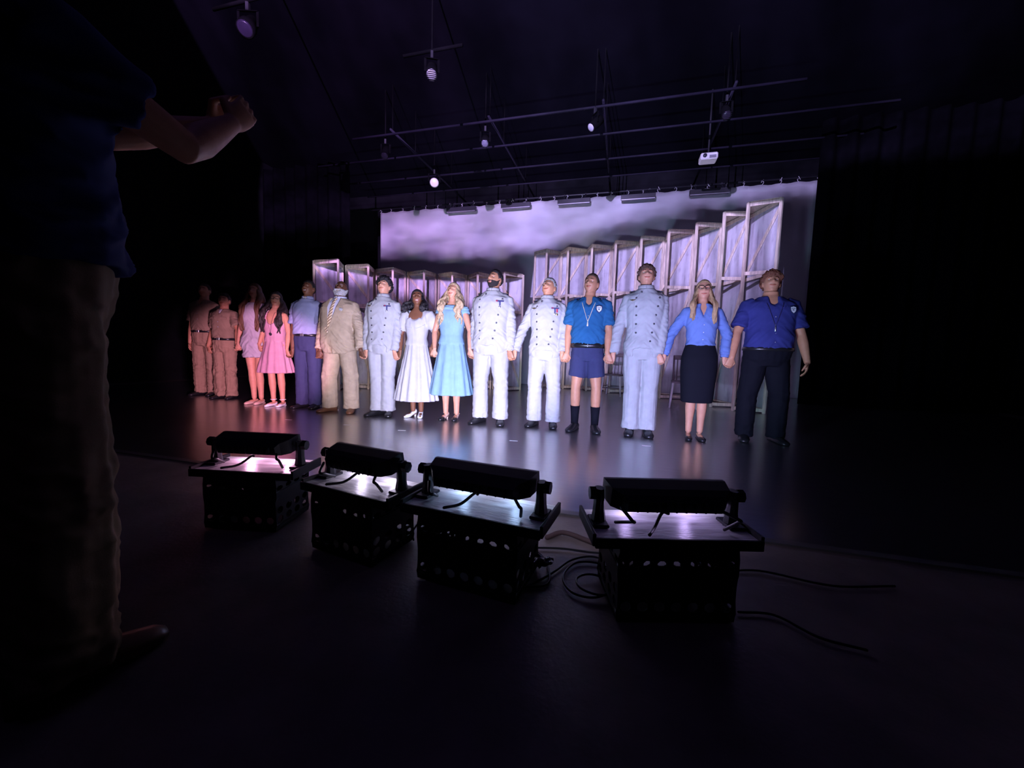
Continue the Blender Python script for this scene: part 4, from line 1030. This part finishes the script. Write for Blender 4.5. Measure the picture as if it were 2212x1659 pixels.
WHITESH = mat('white_shoe', (.8, .8, .8), .4, .5); BROWNSH = mat('brown_shoe', (.16, .07, .035), .35, .5); NUDESH = mat('nude_shoe', (.62, .42, .33), .4, .5)
SKL = (.50, .235, .135); SKP = (.54, .265, .17); SKM = (.30, .18, .12); SKD = (.10, .05, .03)
WHISTLE = mat('pale_whistle', (.7, .62, .45), .4)

def trousered(p, m, **k):
    p.pants(m, **k)
def shoulder_boards(p, m, gold=True):
    S = p.s
    for k in (-1, 1):
        b = bmesh.new(); A = p.sh[k]
        beam(b, (k * .105 * S, .012, 1.512 * S), (A.x * .98, .012, A.z + .075 * S), .055, .010); o = bm_obj('shoulder_board', b, m, p.root)
        if gold:
            b = bmesh.new(); e = Vector((A.x * .93, .012, A.z + .0845 * S)); box(b, e, (.012, .05, .012)); bm_obj('board_stripe', b, GOLD, o)
def uniform(p, seed, medals=2, wings=True, boards=True):
    S = p.s
    def hemfn(th):
        a = abs(math.atan2(math.sin(th + PI / 2), math.cos(th + PI / 2))); return .825 + .095 * float(ss(np.float64(.62 - a), 0, .14))
    off = .017
    p.top('jacket', WHITEC, off, hemfn=hemfn, neck=1.535, r0=.066, r1=.055, end=.99, folds=.0042, seed=seed, flare=.06)
    p.stand_collar(WHITEC, 1.505, 1.565, .074)
    for i in range(6):
        z = (1.425 - .088 * i) * S
        p.stud('button', (-.092 + .003 * i) * S * p.g, z, off, .0105, DARKBTN, .007)
        p.stud('button', (.128 - .014 * i) * S * p.g, z + .004, off, .0105, DARKBTN, .007)
    p.stud('button', -.045 * S, 1.488 * S, off + .006, .009, DARKBTN, .007)
    b = bmesh.new(); pts = []
    for i in range(10):
        t = i / 9; x = (-.05 - .065 * min(1, t * 4)) * S * p.g; z = (1.50 - .56 * t) * S; pts.append((x, p.front_y(x, z, off) - .001, z))
    tube(b, pts, .0035, 6); bm_obj('jacket_seam', b, WHITEC, p.root, True)
    if medals:
        bar = p.stud('ribbon_bar', .112 * S * p.g, 1.405 * S, off + .002, 0, mat('ribbon_navy', (.05, .05, .16), .6), .005, None, rect(.085, .012))
        p.stud('ribbon_end', .082 * S * p.g, 1.406 * S, off + .004, 0, mat('ribbon_red', (.45, .04, .07), .6), .006, bar, rect(.022, .012))
        for q in range(medals):
            x = (.112 + .022 * q) * S * p.g
            r_ = p.stud('medal_ribbon', x, 1.378 * S, off + .002, 0, MATS['ribbon_navy'] if q == 0 else MATS['ribbon_red'], .005, None, rect(.016, .042))
            p.stud('medal', x, (1.342 - .008 * q) * S, off + .002, .013, SILVER if q == 0 else GOLD, .006, r_)
    if wings:
        p.stud('wing_pin', -.128 * S * p.g, 1.402 * S, off, 0, mat('pin_metal', (.25, .2, .12), .35, .5, .6), .006, None, [(-.034, .006), (-.02, .0), (0, -.008), (.02, 0), (.034, .006), (.012, .007), (0, .012), (-.012, .007)])
    if boards: shoulder_boards(p, mat('board_black', (.015, .015, .03), .6))
    p.pants(WHITEC, r_hem=.094, r_knee=.086, hem=.065, folds=.006, seed=seed + 3)
    p.shoes(BLACKLEATHER, style='boot')
    for k in (-1, 1):      # dark socks between hem and shoe
        b = bmesh.new(); tube(b, [(k * p.stance * S, .022, .06), (k * p.stance * S, .016, .16)], [.042, .046], 12, False); bm_obj('sock', b, BLACKC, p.root, True)
def shirt_short(p, m, seed, hem=.98, vneck=.10, collar=True, waist=.012, boards=None, collar_drop=.10):
    p.top('shirt', m, .020, hem=hem, neck=1.52, vneck=vneck, vw=.42, r0=.076, r1=.080, end=.42, folds=.0045, seed=seed, waist=waist)
    if collar: p.open_collar(m, .022, 1.50, collar_drop)
    for i in range(4): p.stud('button', .004, (1.30 - .085 * i) * p.s, .022, .006, mat('shirt_button', (.3, .3, .35), .4), .006)

# ---- 1 khaki man
p = Person('man in khaki uniform at the far left end of the row, face in shadow', -6.73, 5.02, 1.85, 'm', 1.02, yaw=.22, skin_col=SKL, head=(.22, .2, 0), hands=(None, HB[0][0]), name_key='khakiman', stance=.11)
p.build_body(); p.face((.05, .03, .02)); p.short_hair((.04, .025, .02))
shirt_short(p, KHAKISH, 11, hem=1.038); p.pants(KHAKI, 1.04, r_hem=.086, folds=.011, seed=4); p.belt(BLACKLEATHER, 1.025, .022, buckle=SILVER); p.shoes(BLACKLEATHER)
# ---- 2 khaki shorter
p = Person('shorter person in khaki uniform with white undershirt at the collar', -6.11, 4.86, 1.66, 'm', .98, yaw=.22, skin_col=SKL, head=(.2, .25, 0), hands=hnd(1), name_key='khakishort', stance=.10)
p.build_body(); p.face((.04, .03, .03)); p.short_hair((.03, .02, .02), .018, (.004, 60), back=-.09)
shirt_short(p, KHAKISH, 21, hem=1.028); p.pants(KHAKI, 1.03, r_hem=.092, r_knee=.088, folds=.012, seed=9); p.belt(BLACKLEATHER, 1.015, .022, buckle=SILVER); p.shoes(BLACKLEATHER)
p.stud('pocket_flap', .085, 1.36 * p.s, .022, 0, KHAKISH, .006, None, rect(.09, .03)); p.stud('pocket_flap', -.085, 1.36 * p.s, .022, 0, KHAKISH, .006, None, rect(.09, .03))
b = bmesh.new(); tube(b, [(0, -.062, 1.50 * p.s), (0, -.085, 1.455 * p.s)], [(.03, .012), (.012, .008)], 8); bm_obj('undershirt', b, WHITED, p.root, True)
# ---- 3 woman pale dress
p = Person('woman in short pale dress with very long brown hair and bare legs', -5.22, 4.62, 1.76, 'f', .95, yaw=.22, skin_col=SKP, head=(.18, .08, 0), hands=hnd(2), name_key='paledress', stance=.055, splay=.12)
p.build_body(True); p.face((.12, .06, .03), smile=.3); p.long_hair((.10, .045, .02), .50, .010, 34, 1.0, 5, spread=1.15)
p.top('dress', PALED, .020, hem=.70, neck=1.505, r0=.07, r1=.066, end=.22, folds=.004, seed=31, flare=.09)
p.shoes(NUDESH, .0, 'flat')
# ---- 4 woman pink
p = Person('woman in pink sundress with glasses and long dark wavy hair', -4.79, 4.57, 1.63, 'f', 1.0, yaw=.22, skin_col=SKP, head=(.14, .40, .06), hands=hnd(3), name_key='pinkdress', stance=.075, splay=.12)
p.build_body(True); p.face((.03, .02, .02), smile=.6); p.long_hair((.018, .012, .012), .44, .016, 34, .9, 8, spread=1.25)
def pk(th):
    a = abs(math.atan2(math.sin(th + PI / 2), math.cos(th + PI / 2))); return 1.30 + .075 * math.exp(-((a - .62) / .22) ** 2) - .03 * math.exp(-(a / .2) ** 2)
bm = bmesh.new(); p.torso(bm, .014, lambda th: 1.02, pk); p.skirt(bm, .53, 1.10, .265, .135, 13, .018, .85, 0, 4)
mesh_obj('dress', remesh(bm, .0085, 2, None, lambda co: .004 * wav(co, 41, (50, 50, 12))), PINKC, p.root)
for k in (-1, 1):
    b = bmesh.new(); S = p.s; tube(b, cat_rom([(k * .088 * S, p.front_y(k * .088 * S, 1.36 * S, .012), 1.36 * S), (k * .092 * S, p.front_y(k * .092 * S, 1.43 * S, .004), 1.43 * S), (k * .092 * S, .0, 1.495 * S), (k * .09 * S, .10 * S, 1.42 * S), (k * .09 * S, .125 * S, 1.31 * S)], 4), .009, 8); bm_obj('strap', b, PINKC, p.root, True)
p.glasses(mat('dark_frames', (.02, .015, .015), .3, .5))
p.lanyard(mat('dark_cord', (.03, .02, .03), .5), 1.45, 1.14, .016, None, .002, .055)
p.stud('pendant', .001, 1.125 * p.s, .022, 0, MATS['dark_cord'], .008, None, [(-.02, .012), (-.008, .022), (.012, .016), (.02, -.004), (.006, -.022), (-.014, -.016)])
p.shoes(WHITESH, .0, 'flat')
for k in (-1, 1):
    b = bmesh.new(); tube(b, [(k * p.stance * p.s + .038 * math.cos(q * .45), .022 + .040 * math.sin(q * .45), .095) for q in range(15)], .005, 6, False); bm_obj('ankle_strap', b, WHITESH, p.root, True)
# ---- 5 cleric
p = Person('man in light blue short sleeve shirt with white clerical collar and navy trousers', -4.31, 4.65, 1.80, 'm', .98, yaw=.20, skin_col=(.15, .065, .036), head=(.34, -.05, 0), hands=hnd(4), name_key='cleric', stance=.095)
p.build_body(); p.face((.01, .008, .008), smile=.8, teeth=True); p.short_hair((.010, .008, .008), .012, (.002, 120), .058)
shirt_short(p, SHIRTBL, 51, hem=1.032, vneck=0, collar=False, waist=.018); p.stand_collar(SHIRTBL, 1.50, 1.555, .073, gap=.32); p.stand_collar(WHITED, 1.505, 1.55, .071, 'clerical_collar')
p.pants(NAVY, 1.04, r_hem=.088, folds=.005, seed=7); p.belt(BLACKLEATHER, 1.02, .022, buckle=SILVER); p.shoes(BLACKLEATHER)
# ---- 6 tan suit
p = Person('bearded bald man in tan suit with striped tie', -3.68, 4.54, 1.77, 'm', 1.22, .045, yaw=.14, skin_col=(.115, .05, .028), head=(.42, .14, 0), hands=hnd(5), name_key='tansuit', stance=.155, splay=.35)
p.build_body(); p.face((.25, .24, .25), smile=.8, teeth=True); p.beard((.42, .42, .45), .022, (.005, 170), 'bushy grey beard')
p.shell('hair', lambda x, y, z: ss(y, .0, .02) * ss(.03 - z, 0, .02) * ss(z, -.07, -.05), .005, (.25, .25, .27), .8, (.001, 90))
p.top('shirt', cloth('pale_dress_shirt', (.62, .64, .80)), .012, hem=1.0, neck=1.53, sleeve=None, folds=.002, seed=61)
p.stand_collar(MATS['pale_dress_shirt'], 1.50, 1.555, .080)
def jn(th):
    a = math.atan2(math.sin(th + PI / 2), math.cos(th + PI / 2)) + .10; return 1.535 - .40 * max(0, 1 - abs(a) / .60) ** .8 if abs(a) < .6 else 1.535
def jh(th):
    a = math.atan2(math.sin(th + PI / 2), math.cos(th + PI / 2)) + .16; return .80 + (.22 * (1 - abs(a) / .085) if abs(a) < .085 else 0)
p.top('suit_jacket', TAN, .034, hemfn=jh, neckfn=jn, r0=.074, r1=.062, end=.97, folds=.005, seed=62, flare=.05, vox=.0085)
S = p.s
for k in (-1, 1):
    b = bmesh.new(); cx = -.03
    P3 = []
    for x, z in ((.062, 1.53), (.138, 1.44), (.112, 1.425), (.124, 1.40), (.004, 1.10), (.022, 1.22), (.052, 1.40)):
        xx = (cx * (1.53 - z) / .4 + k * x) * p.g; P3.append(Vector((xx, p.front_y(xx, z * S, .040) - .003, z * S)))
    vs = [b.verts.new(q) for q in P3]; f = b.faces.new(vs); bmesh.ops.triangulate(b, faces=[f]); bmesh.ops.recalc_face_normals(b, faces=b.faces)
    bmesh.ops.solidify(b, geom=b.faces[:], thickness=.006); bm_obj('lapel', b, TAN, p.root)
def tie_mat():
    m = bpy.data.materials.new('striped_tie'); m.use_nodes = True; nt = m.node_tree; bs = nt.nodes['Principled BSDF']; tc = nt.nodes.new('ShaderNodeTexCoord')
    mp = nt.nodes.new('ShaderNodeMapping'); mp.inputs['Rotation'].default_value = (0, .75, 0); nt.links.new(tc.outputs['Object'], mp.inputs['Vector'])
    wv = nt.nodes.new('ShaderNodeTexWave'); wv.bands_direction = 'Z'; wv.inputs['Scale'].default_value = 11; nt.links.new(mp.outputs['Vector'], wv.inputs['Vector'])
    r = nt.nodes.new('ShaderNodeValToRGB'); r.color_ramp.interpolation = 'CONSTANT'; e = r.color_ramp.elements; e[0].color = (.10, .05, .08, 1); e[1].position = .18; e[1].color = (.80, .60, .28, 1)
    x = e.new(.62); x.color = (.62, .30, .20, 1); x = e.new(.82); x.color = (.85, .78, .62, 1)
    nt.links.new(wv.outputs['Fac'], r.inputs['Fac']); nt.links.new(r.outputs['Color'], bs.inputs['Base Color']); bs.inputs['Roughness'].default_value = .6; return m
b = bmesh.new(); ring = []
for i in range(12):
    t = i / 11; z = (1.50 - .43 * t) * S; hw = .018 + .022 * t if t < .93 else .012; x = -.055 * t; y = p.front_y(x, z, .020) - .010
    ring.append([Vector((x - hw, y, z)), Vector((x, y - .007, z)), Vector((x + hw, y, z)), Vector((x, y + .006, z))])
loft(b, ring); box(b, (0, -.088, 1.512 * S), (.036, .022, .036), None, .008); bm_obj('necktie', b, tie_mat(), p.root)
for k in range(5):
    a = k * 2.5; p.stud('corsage_flower', .118 + .014 * math.cos(a), 1.372 * S + .024 * math.sin(a * 1.3), .044, .013, WHITED, .012)
p.stud('pocket_welt', .175, 1.335 * S, .038, 0, TAN, .004, None, rect(.09, .010))
p.pants(TAN, r_hem=.100, r_knee=.102, folds=.006, seed=63, hem=.055); p.shoes(BROWNSH, size=1.05, label='brown leather shoe')
# ---- 7 young man in white uniform
p = Person('young man in white uniform with dark curly hair, between tan suit and white dress', -3.01, 4.52, 1.79, 'm', 1.02, yaw=.12, skin_col=SKP, head=(.34, .04, .0), hands=hnd(6), name_key='curly', stance=.075, splay=.42)
p.build_body(); p.face((.03, .02, .02), smile=.5); p.short_hair((.012, .009, .012), .030, (.010, 170), .050, -.06, 4); uniform(p, 71, 1, True, False)
# ---- 8 woman white dress
p = Person('woman in long white puff sleeve dress smiling widely', -2.56, 4.60, 1.64, 'f', .95, yaw=.10, skin_col=(.18, .075, .04), head=(.30, .28, -.06), hands=hnd(7), name_key='whitedress', stance=.06, splay=.3)
p.build_body(True); p.face((.01, .008, .008), smile=1.0, teeth=True, lip=(.30, .06, .06)); p.long_hair((.012, .010, .012), .26, .018, 26, .55, 12, spread=1.15, r=.016)
def wn(th):
    a = abs(math.atan2(math.sin(th + PI / 2), math.cos(th + PI / 2)))
    if a < .95: return 1.335 + .045 * math.exp(-((a - .45) / .2) ** 2) + .12 * float(ss(np.float64(a), .62, .95))
    return 1.49
bm = bmesh.new(); p.torso(bm, .014, lambda th: 1.02, wn); p.skirt(bm, .24, 1.08, .315, .135, 16, .020, .80, 0, 2)
for k in (-1, 1): p.sleeve(bm, k, .40, .062, .056, .038)
def wf(co):
    z = co[:, 2]; ax = np.abs(co[:, 0]); return .0035 * wav(co, 81, (50, 50, 9)) + .005 * ss(ax, .15, .19) * wav(co, 82, (60, 60, 12)) * (z > 1.0)
mesh_obj('dress', remesh(bm, .0085, 2, None, wf), WHITED, p.root)
S = p.s
for k in (-1, 1):
    b = bmesh.new(); pts = [(k * (.015 + .125 * math.sin(t)) , 0, (1.24 + .06 * (1 - math.cos(t * 1.3))) * S) for t in (0.05, .3, .6, .9, 1.2)]
    tube(b, [(x, p.front_y(x, z, .014) - .002, z) for x, _, z in pts], .004, 6); bm_obj('bodice_piping', b, WHITED, p.root, True)
    A, E = p.arm[k][:2]; b = bmesh.new(); c = A.lerp(E, .74); dr = (E - A).normalized(); o1 = dr.orthogonal().normalized(); o2 = dr.cross(o1)
    tube(b, [c + o1 * (.058 * math.cos(q * PI / 12)) + o2 * (.058 * math.sin(q * PI / 12)) + dr * (.006 * math.sin(q * 2.1)) for q in range(25)], .011, 6, False); bm_obj('sleeve_ruffle', b, WHITED, p.root, True)
    b = bmesh.new(); ellipsoid(b, (k * .080 * p.P['hs'], .006, -.045 * p.P['hs']), (.007, .007, .008), p.HM); bm_obj('earring', b, mat('pearl', (.8, .8, .82), .2, .6), p.root, True)
p.shoes(WHITESH, .035, 'flat', label='white low heeled pump')
# ---- 9 woman sky blue dress
p = Person('woman in sky blue midi dress with long wavy blonde hair', -2.08, 4.61, 1.72, 'f', 1.0, yaw=.08, skin_col=SKP, head=(.34, -.12, 0), hands=hnd(8), name_key='bluedress', stance=.075, splay=.12)
p.build_body(True); p.face((.25, .16, .09), smile=.7); p.long_hair((.46, .33, .20), .40, .022, 36, .85, 21, spread=1.3, r=.018)
bm = bmesh.new(); p.torso(bm, .014, lambda th: 1.0, lambda th: 1.488); p.skirt(bm, .335, 1.08, .29, .138, 12, .017, .82, 0, 7, .9)
for k in (-1, 1): p.sleeve(bm, k, .10, .064, .062)
mesh_obj('dress', remesh(bm, .0085, 2, None, lambda co: .004 * wav(co, 91, (45, 45, 9)) + .006 * wav(co, 92, (25, 25, 90)) * ss(co[:, 2], 1.34, 1.40)), SKYC, p.root)
b = bmesh.new(); N = 40; rr = p.rad(1.20 * p.s)
tube(b, [((rr[0] + .016) * math.cos(2 * PI * j / N), (rr[1] + .016) * math.sin(2 * PI * j / N) + .004, 1.205 * p.s) for j in range(N + 1)], .004, 6, False); bm_obj('waist_seam', b, SKYC, p.root, True)
p.shoes(NUDESH, .030, 'flat', toe=BLACKLEATHER, label='beige slingback with black toe')
for k in (-1, 1):
    b = bmesh.new(); tube(b, [(k * p.stance * p.s + .036 * math.cos(PI * q / 8), .03 + .035 * math.sin(PI * q / 8), .075) for q in range(9)], .004, 6, False); bm_obj('slingback_strap', b, NUDESH, p.root, True)
# ---- 10 big man in uniform
p = Person('large bearded man in white uniform looking up to the left', -1.54, 4.58, 1.86, 'm', 1.17, .015, skin_col=(.34, .165, .095), head=(.34, -.42, .05), hands=hnd(9), name_key='beardofficer', stance=.125, splay=.3)
p.build_body(); p.face((.012, .01, .01), smile=.5, lip=(.34, .13, .11)); p.short_hair((.010, .008, .010), .012, (.002, 110), .062); p.beard((.016, .012, .012), .007, (.0015, 110), 'trimmed dark beard'); uniform(p, 101, 1, False)
b = bmesh.new(); A, E, Wr = p.arm[1][:3]; dr = (Wr - E).normalized(); o1 = dr.orthogonal().normalized(); o2 = dr.cross(o1)
tube(b, [Wr - dr * .004 + o1 * (.034 * math.cos(q * PI / 12)) + o2 * (.034 * math.sin(q * PI / 12)) for q in range(25)], .006, 6, False); bm_obj('bracelet', b, mat('bead', (.75, .65, .5), .3), p.root, True)
# ---- 11 older officer
p = Person('older grey-haired man in white uniform with gold medals', -.89, 4.67, 1.77, 'm', 1.04, skin_col=SKL, head=(.42, -.24, 0), hands=hnd(10), name_key='greyofficer', stance=.115, splay=.22)
p.build_body(); p.face((.2, .19, .18), smile=.8, eye_open=.6); p.short_hair((.26, .25, .25), .013, (.004, 160), .064); uniform(p, 111, 2, True)
# ---- 12 shorts
p = Person('man in bright blue shirt and navy shorts with lanyard and badge', -.39, 4.60, 1.79, 'm', .97, skin_col=SKL, head=(.26, -.30, .06), hands=hnd(11), name_key='shorts', stance=.115, splay=.25, shoulder=1.10)
p.build_body(True); p.face((.09, .05, .03), smile=.7)
p.short_hair((.06, .035, .022), .010, (.002, 60), .070, -.10)
p.shell('moustache', lambda x, y, z: ss(-y, .05, .07) * np.clip(np.exp(-((np.abs(x) - .010) / .014) ** 2) * np.exp(-((z + .044) / .006) ** 2) + np.exp(-(x / .016) ** 2 - ((z + .095) / .016) ** 2), 0, 1), .0035, (.12, .07, .04), .8, (.001, 90), label='thin brown moustache and goatee')
shirt_short(p, BRIGHTBL, 121, hem=.990, vneck=.13, waist=.026, collar_drop=.13)
p.pants(NAVY, 1.0, short=.62, name='shorts', folds=.004, seed=12); p.belt(BLACKLEATHER, .975, .026, .055, None)
S = p.s
for q in (-1, 1): p.stud('belt_stud', .012, .975 * S + q * .012, .032, .006, SILVER, .004)
b = bmesh.new(); box(b, (p.rad(.95 * S)[0] + .035, .0, .925 * S), (.035, .07, .12), None, .008); bm_obj('belt_pouch', b, BLACKLEATHER, p.root)
badge(p, .115, 1.375 * S, .026, True); p.lanyard(mat('pale_cord', (.72, .60, .42), .6), 1.44, 1.235, .024, WHISTLE, .0035, .070)
for k in (-1, 1):
    b = bmesh.new(); tube(b, [(k * p.stance * S, .022, .07), (k * p.stance * S, .018, .18), (k * p.stance * S, .012, .285)], [.042, .047, .056], 14, False); bm_obj('sock', b, BLACKC, p.root, True)
p.shoes(BLACKLEATHER)
shoulder_boards(p, NAVY, False)
# ---- 13 tall officer
p = Person('tallest young man in white uniform with swept brown hair', .21, 4.62, 1.875, 'm', 1.02, skin_col=SKP, head=(.38, .02, 0), hands=hnd(12), name_key='tallofficer', stance=.085, splay=.12)
p.build_body(); p.face((.08, .045, .03), smile=.9); p.short_hair((.075, .04, .028), .024, (.007, 130), .054, -.06, 9); uniform(p, 131, 0, True)
# ---- 14 blouse and skirt
p = Person('woman in blue blouse and black pencil skirt with glasses', .79, 4.62, 1.70, 'f', .96, skin_col=SKP, head=(.16, -.10, 0), hands=hnd(13), name_key='skirt', stance=.060, splay=.08)
p.build_body(True); p.face((.35, .22, .12), smile=.5); p.long_hair((.40, .25, .13), .36, .005, 30, .8, 33, spread=1.0, r=.015, hairline=.068, thick=.009)
p.top('blouse', BLOUSE, .016, hem=1.06, neck=1.52, vneck=.17, vw=.40, r0=.070, r1=.062, end=.96, folds=.0042, seed=141, waist=.006)
p.open_collar(BLOUSE, .020, 1.50, .16)
for k in (-1, 1):
    A, E, Wr, d = p.arm[k][:4]; dr = (Wr - E).normalized(); b = bmesh.new(); tube(b, [Wr - dr * .065, Wr + dr * .004], [.043, .044], 16, False); bm_obj('cuff', b, BLOUSE, p.root, True)
bm = bmesh.new(); S = p.s
def sk(th, t):
    z = (.42 + (1.10 - .42) * t) * S; r = np.interp(z / S, [.42, .60, .80, .92, 1.02, 1.10], [.165, .178, .192, .190, .165, .140]) * S
    x, y = sup(th, r, r * .72, 2.3); return Vector((x, y, z))
columns(bm, sk, 48, 24); mesh_obj('pencil_skirt', remesh(bm, .010, 2, None, lambda co: .002 * wav(co, 143, (9, 9, 6))), BLACKC, p.root)
p.glasses(mat('black_frames', (.012, .01, .015), .3, .5)); p.shoes(BLACKLEATHER, .0, 'flat')
for i in range(3): p.stud('button', .003, (1.28 - .08 * i) * S, .018, .005, mat('blouse_button', (.6, .65, .85), .3), .005)
# ---- 15 big man dark blue
p = Person('large man in dark blue shirt and black trousers at the right end of the row', 1.48, 4.83, 1.81, 'm', 1.22, .055, skin_col=SKL, head=(.34, -.12, .03), hands=(HB[13][1], dict(M=(1.80, 4.66, .80), d=(-.12, -.25, -1), pn=(-1, .35, 0), curl=(.3, .45, .3))), name_key='darkshirt', stance=.15, splay=.2, shoulder=1.08)
p.build_body(); p.face((.14, .05, .03), smile=.4); p.short_hair((.16, .055, .03), .030, (.009, 150), .048, -.09, 6)
shirt_short(p, DEEPBL, 151, hem=.985, vneck=.12, waist=.010, collar_drop=.12); p.pants(BLACKC, 1.0, r_hem=.088, r_knee=.096, folds=.005, seed=15); p.belt(BLACKLEATHER, .975, .024, buckle=None); p.shoes(BLACKLEATHER, size=1.08)
badge(p, .165, 1.375 * p.s, .026, False); p.lanyard(mat('navy_cord', (.02, .02, .08), .6), 1.44, 1.20, .026, SILVER, .003, .075)
# ---- foreground person clapping in the dark
p = Person('person in dark blue shirt and khaki trousers standing with raised hands, dark in front', -1.47, .62, 1.95, 'm', 1.08, .02, yaw=PI, skin_col=SKL, head=(.05, 0, 0),
           hands=(dict(M=(-1.335, 1.15, 1.70), d=(-.05, .62, .75), pn=(-1, .1, 0), pole=(.35, .25, -1), curl=(.2, .25, .2)), dict(M=(-1.425, 1.16, 1.71), d=(.05, .62, .75), pn=(1, .1, 0), pole=(-.6, .2, -1), curl=(.2, .25, .2))), name_key='clapper', stance=.10)
p.build_body(); p.face((.05, .03, .02)); p.short_hair((.03, .02, .02))
p.top('shirt', cloth('dark_blue_polo', (.012, .02, .09)), .026, hem=.99, neck=1.52, vneck=.04, r0=.088, r1=.084, end=.30, folds=.008, seed=161, waist=.012)
p.pants(cloth('dim_khaki_cloth', (.20, .135, .08)), 1.06, r_hem=.10, r_knee=.105, folds=.010, seed=16); p.belt(BLACKLEATHER, 1.04, .022, buckle=SILVER); p.shoes(BROWNSH)
b = bmesh.new(); S = p.s; tube(b, [(-.185, -.04, 1.11 * S), (-.188, -.05, 1.04 * S)], [(.004, .018), (.004, .02)], 6); bm_obj('name_tag', b, WHITED, p.root)
